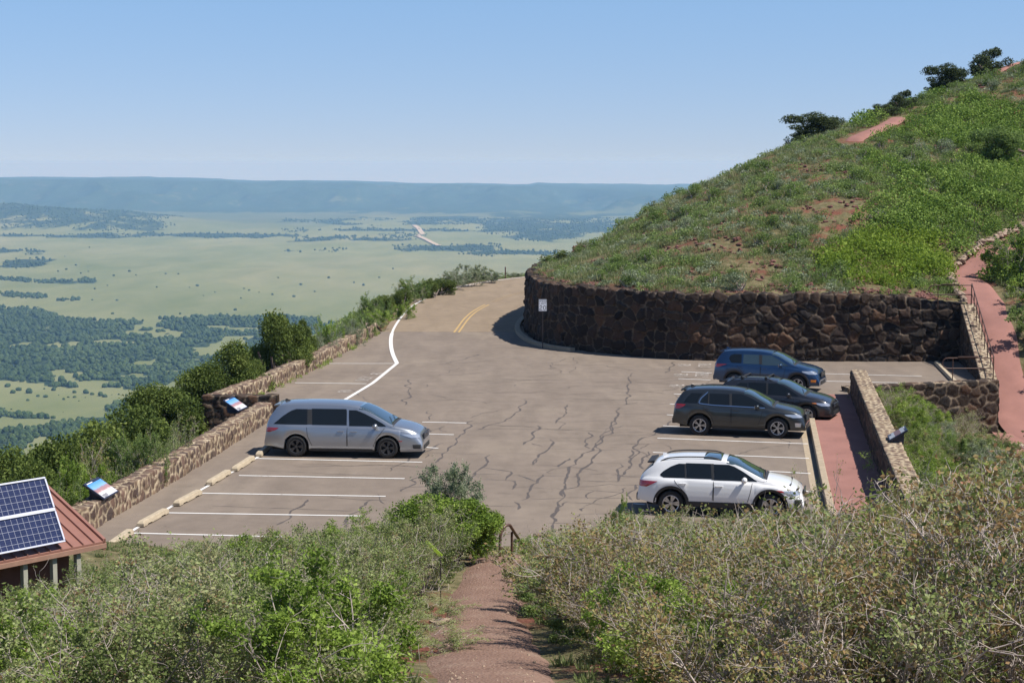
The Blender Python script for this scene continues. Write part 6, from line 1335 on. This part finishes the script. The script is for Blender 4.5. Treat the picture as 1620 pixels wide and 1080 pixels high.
for px_,yt,DD,w,mt,lab in [(1060,306,116,1.3,'green','small shrub on the lower skyline of the hill'),(1035,318,115,1.2,'sage','pale shrub at the foot of the hill skyline'),(1080,297,116.5,1.6,'green','bushy shrub where the hill skyline meets the mesa'),(870,404,108.5,1.6,'juniper','dark shrub at the left tip of the hill above the wall'),(892,396,110,1.7,'juniper','dark shrub second from the left tip of the hill'),(915,388,111,1.4,'green','green shrub on the hill skyline above the speed sign')]:
    topped(px_,yt,DD,w,HB[1],(M['twig'],L[mt]),lab,'shrub','shrub',H0=1.0,W0=1.3)

# ---- foreground grass and weeds
N=9000; X=rg.uniform(-12,13,N); Y=rg.uniform(15,42,N); td=dist_to_path(X,Y,TRAIL); k=(td>.98)&(np.abs(X)<Y*.34)&(rg.random(N)<.30)&~inpoly(X,Y,LOTC)
X,Y=X[k],Y[k]; Z=ground_z(X,Y)
fgv=[blades(680+j,40,.13,.13) for j in range(5)]
merge('trail_grass',fgv,[(X[i],Y[i],Z[i],rg.uniform(.5,1.2),rg.normal()*.12-.1) for i in range(len(X))],rg,L['grass'])
wp=[]
for k in range(60):
    t=rs.random(); i=rs.randrange(len(LW2)-1); a=LW2[i];b_=LW2[i+1]
    if rs.random()<.4: wp.append((a[0]*(1-t)+b_[0]*t+.12,a[1]*(1-t)+b_[1]*t,0,rs.uniform(.35,.9),0))
merge('wall_foot_weeds',[blob(690,90,.32,.3,.05)],wp,rg,L['bright'])
N=5200; idx=rg.integers(2,len(EDGE)-4,N); t=rg.random(N); E=np.array(EDGE); X=E[idx,0]*(1-t)+E[idx+1,0]*t-rg.uniform(.9,7,N)**1; Y=E[idx,1]*(1-t)+E[idx+1,1]*t+rg.uniform(0,3,N); Z=ground_z(X,Y); dE=dist_to_path(X,Y,EDGE); dW=dist_to_path(X,Y,LW2)
k=(Y<170)&(dE>.8)&((dE>1.5)|(rg.random(N)<.4))&(dW>.9)&~inpoly(X,Y,LOTC); X,Y,Z=X[k],Y[k],Z[k]; h=len(X)//2
merge('bank_grass',grassv,[(X[i],Y[i],Z[i],rg.uniform(.6,1.2),rg.normal()*.12) for i in range(h)],rg,L['grass'])
merge('bank_forbs',sagev+greenv,[(X[i],Y[i],Z[i],rg.uniform(.6,1.3),rg.normal()*.12) for i in range(h,len(X),2)],rg,L['green'])
# gravel chips on the trail
mb=MB(); Pt,_=resample(TRAIL,.2)
for k in range(800):
    i=rs.randrange(60,len(Pt)); x=Pt[i,0]+rs.gauss(0,.42); y=Pt[i,1]+rs.uniform(-.1,.1)
    if y<19: continue
    s=rs.uniform(.012,.035); z=gz1(x,y) if k<0 else float(GT(np.array([Pt[i,0]]),np.array([Pt[i,1]]))[0])+.03; a=rs.uniform(0,3); c,sn=math.cos(a)*s,math.sin(a)*s
    if abs(x-Pt[i,0])<.6: mb.add([(x+c,y+sn,z),(x-sn,y+c,z),(x-c,y-sn,z),(x+sn,y-c,z),(x,y,z+s*.9)],[(0,1,4),(1,2,4),(2,3,4),(3,0,4)])
tag(mb.build('trail_chips',M['buff_rock']),kind='stuff')

# ---- far woodland
bm=bmesh.new(); bmesh.ops.create_icosphere(bm,subdivisions=2,radius=1); IV=np.array([v.co for v in bm.verts]); IF=np.array([[v.index for v in f.verts] for f in bm.faces]); bm.free()
def fartree(seed,tall=1.0):
    rng=np.random.default_rng(seed); v=IV.copy(); k=1+.30*(fbm(v[:,0]*2.3+seed*3.3,v[:,1]*2.3+v[:,2]*1.9,seed,2)-.5)*2; v=v*k[:,None]*np.array([1,1,.85*tall]); v[:,2]+=.62*tall; v[:,2]=np.maximum(v[:,2],0); return v,IF,np.clip(rng.normal(.5,.25,len(IF)),0,1)
FT=[fartree(s,1+.2*(s%3)) for s in range(6)]
N=150000; U=rg.uniform(-190,900,N); D=np.sqrt(rg.uniform(700**2,4700**2,N)); X=(U-810)/F*D; Y=D; Z=far_z(X,Y); Wv=wood(X,Y,Z); dn=fbm(X/45,Y/80,205)
k=(Wv>.5)&(rg.random(N)<np.where(D<2600,.75,.55))&(dn<.72); idx=np.nonzero(k)[0]; rg.shuffle(idx); idx=idx[:15000]
pts=[(X[i],Y[i],Z[i]-.6,rg.uniform(2.3,4.6),rg.normal()*.14+(fbm(np.array([X[i]/120]),np.array([Y[i]/200]),207)[0]-.5)*.6) for i in idx]
merge('far_woodland',FT,pts,rg,L['far'])
# flank woodland close under the parapet
N=9000; Dd=np.sqrt(rg.uniform(120**2,700**2,N)); U=rg.uniform(-260,720,N); X=(U-810)/F*Dd; Y=Dd; Z=far_z(X,Y); near=(X>-44)&(Y<190); kk=~near; X,Y,Z=X[kk],Y[kk],Z[kk]
merge('flank_woodland',FT,[(X[i],Y[i],Z[i]-.5,rg.uniform(1.6,3.2),rg.normal()*.14) for i in range(min(3500,len(X)))],rg,L['far'])
# scattered far trees on the plain (merged) and those one can tell apart (individual)
N=60000; U=rg.uniform(-150,1000,N); D=np.sqrt(rg.uniform(3600**2,9800**2,N)); X=(U-810)/F*D; Y=D; Z=far_z(X,Y); Wv=wood(X,Y,Z); px_,py_=PIX(X,Y,Z)
k=(rg.random(N)<np.where(Wv>.35,.55,np.where((py_>405)&(fbm(X/260,Y/500,209)>.62),.006,.0004))); idx=np.nonzero(k)[0][:6500]
merge('plain_trees',FT,[(X[i],Y[i],Z[i]-.5,rg.uniform(1.4,4.6),rg.normal()*.15) for i in idx],rg,L['far'])
FM=[np_mesh('far_tree',v,f,True,attrs={'tint':('FACE',t)}) for v,f,t in FT[:4]]
for m_ in FM: m_.materials.append(L['far'])
ind=[(44,634,3.6),(20,622,3.8),(46,622,3.2),(60,628,3.0),(72,629,3.4),(93,625,1.4),(101,633,1.6),(108,629,1.7),(118,629,2.2),(118,622,2.8),(136,623,3.4),(146,625,2.0),(125,635,1.3),(135,629,1.4),(159,627,3.2),(166,628,3.0),(177,625,1.5),(188,625,2.0),(18,648,1.4),(26,654,1.6),(7,647,1.2),(50,706,1.6),(200,626,2.2),(100,652,1.2),(30,618,3.6),(210,618,3.0),(225,617,3.4),(245,613,3.2),(262,609,3.0),(70,616,2.6),(85,618,3.0),(12,612,2.8)]
ind+=[(x,y,2.8) for x,y in [(105,427),(120,420),(128,433),(135,440),(150,440),(180,437),(92,430),(140,430),(262,434),(282,434),(215,436),(300,455),(312,453),(322,468),(340,463),(386,457),(394,460),(410,463),(431,467),(465,470),(476,451),(520,440),(121,475),(146,475),(185,476),(60,487),(285,497),(178,497),(248,455),(205,430),(150,458),(170,452),(440,440),(560,448),(575,452),(498,462),(600,440),(620,455)]]
for k,(a,b_,s) in enumerate(ind):
    p=land_hit(a,b_,900,9000)
    if p is None: continue
    o=bpy.data.objects.new('meadow_tree',FM[k%4]); COL.objects.link(o); o.location=(p[0],p[1],float(p[2])-.4); s=s*(.55+.9*rs.random()); o.scale=(s,s*1.1,s*.9); o.rotation_euler.z=k*1.1
    if b_>590: tag(o,'small dark round tree standing alone on the pale meadow far below','tree','lone trees on the meadow below')
    else: tag(o,'tiny dark tree dotting the wide pale grassland far away','tree','lone trees on the far grassland')
# ---- air
hz=MB(); hz.box((0,33500,-202),(64000,73000,480)); m=bpy.data.materials.new('haze'); m.use_nodes=True; nt=m.node_tree; nt.nodes.clear()
out=nt.nodes.new('ShaderNodeOutputMaterial'); pv=nt.nodes.new('ShaderNodeVolumePrincipled'); nt.links.new(pv.outputs[0],out.inputs['Volume'])
pv.inputs['Color'].default_value=(.31,.58,1,1); pv.inputs['Density'].default_value=6.8e-5; pv.inputs['Absorption Color'].default_value=(.72,.62,.85,1); pv.inputs['Anisotropy'].default_value=0
tag(hz.build('haze',m),kind='stuff')
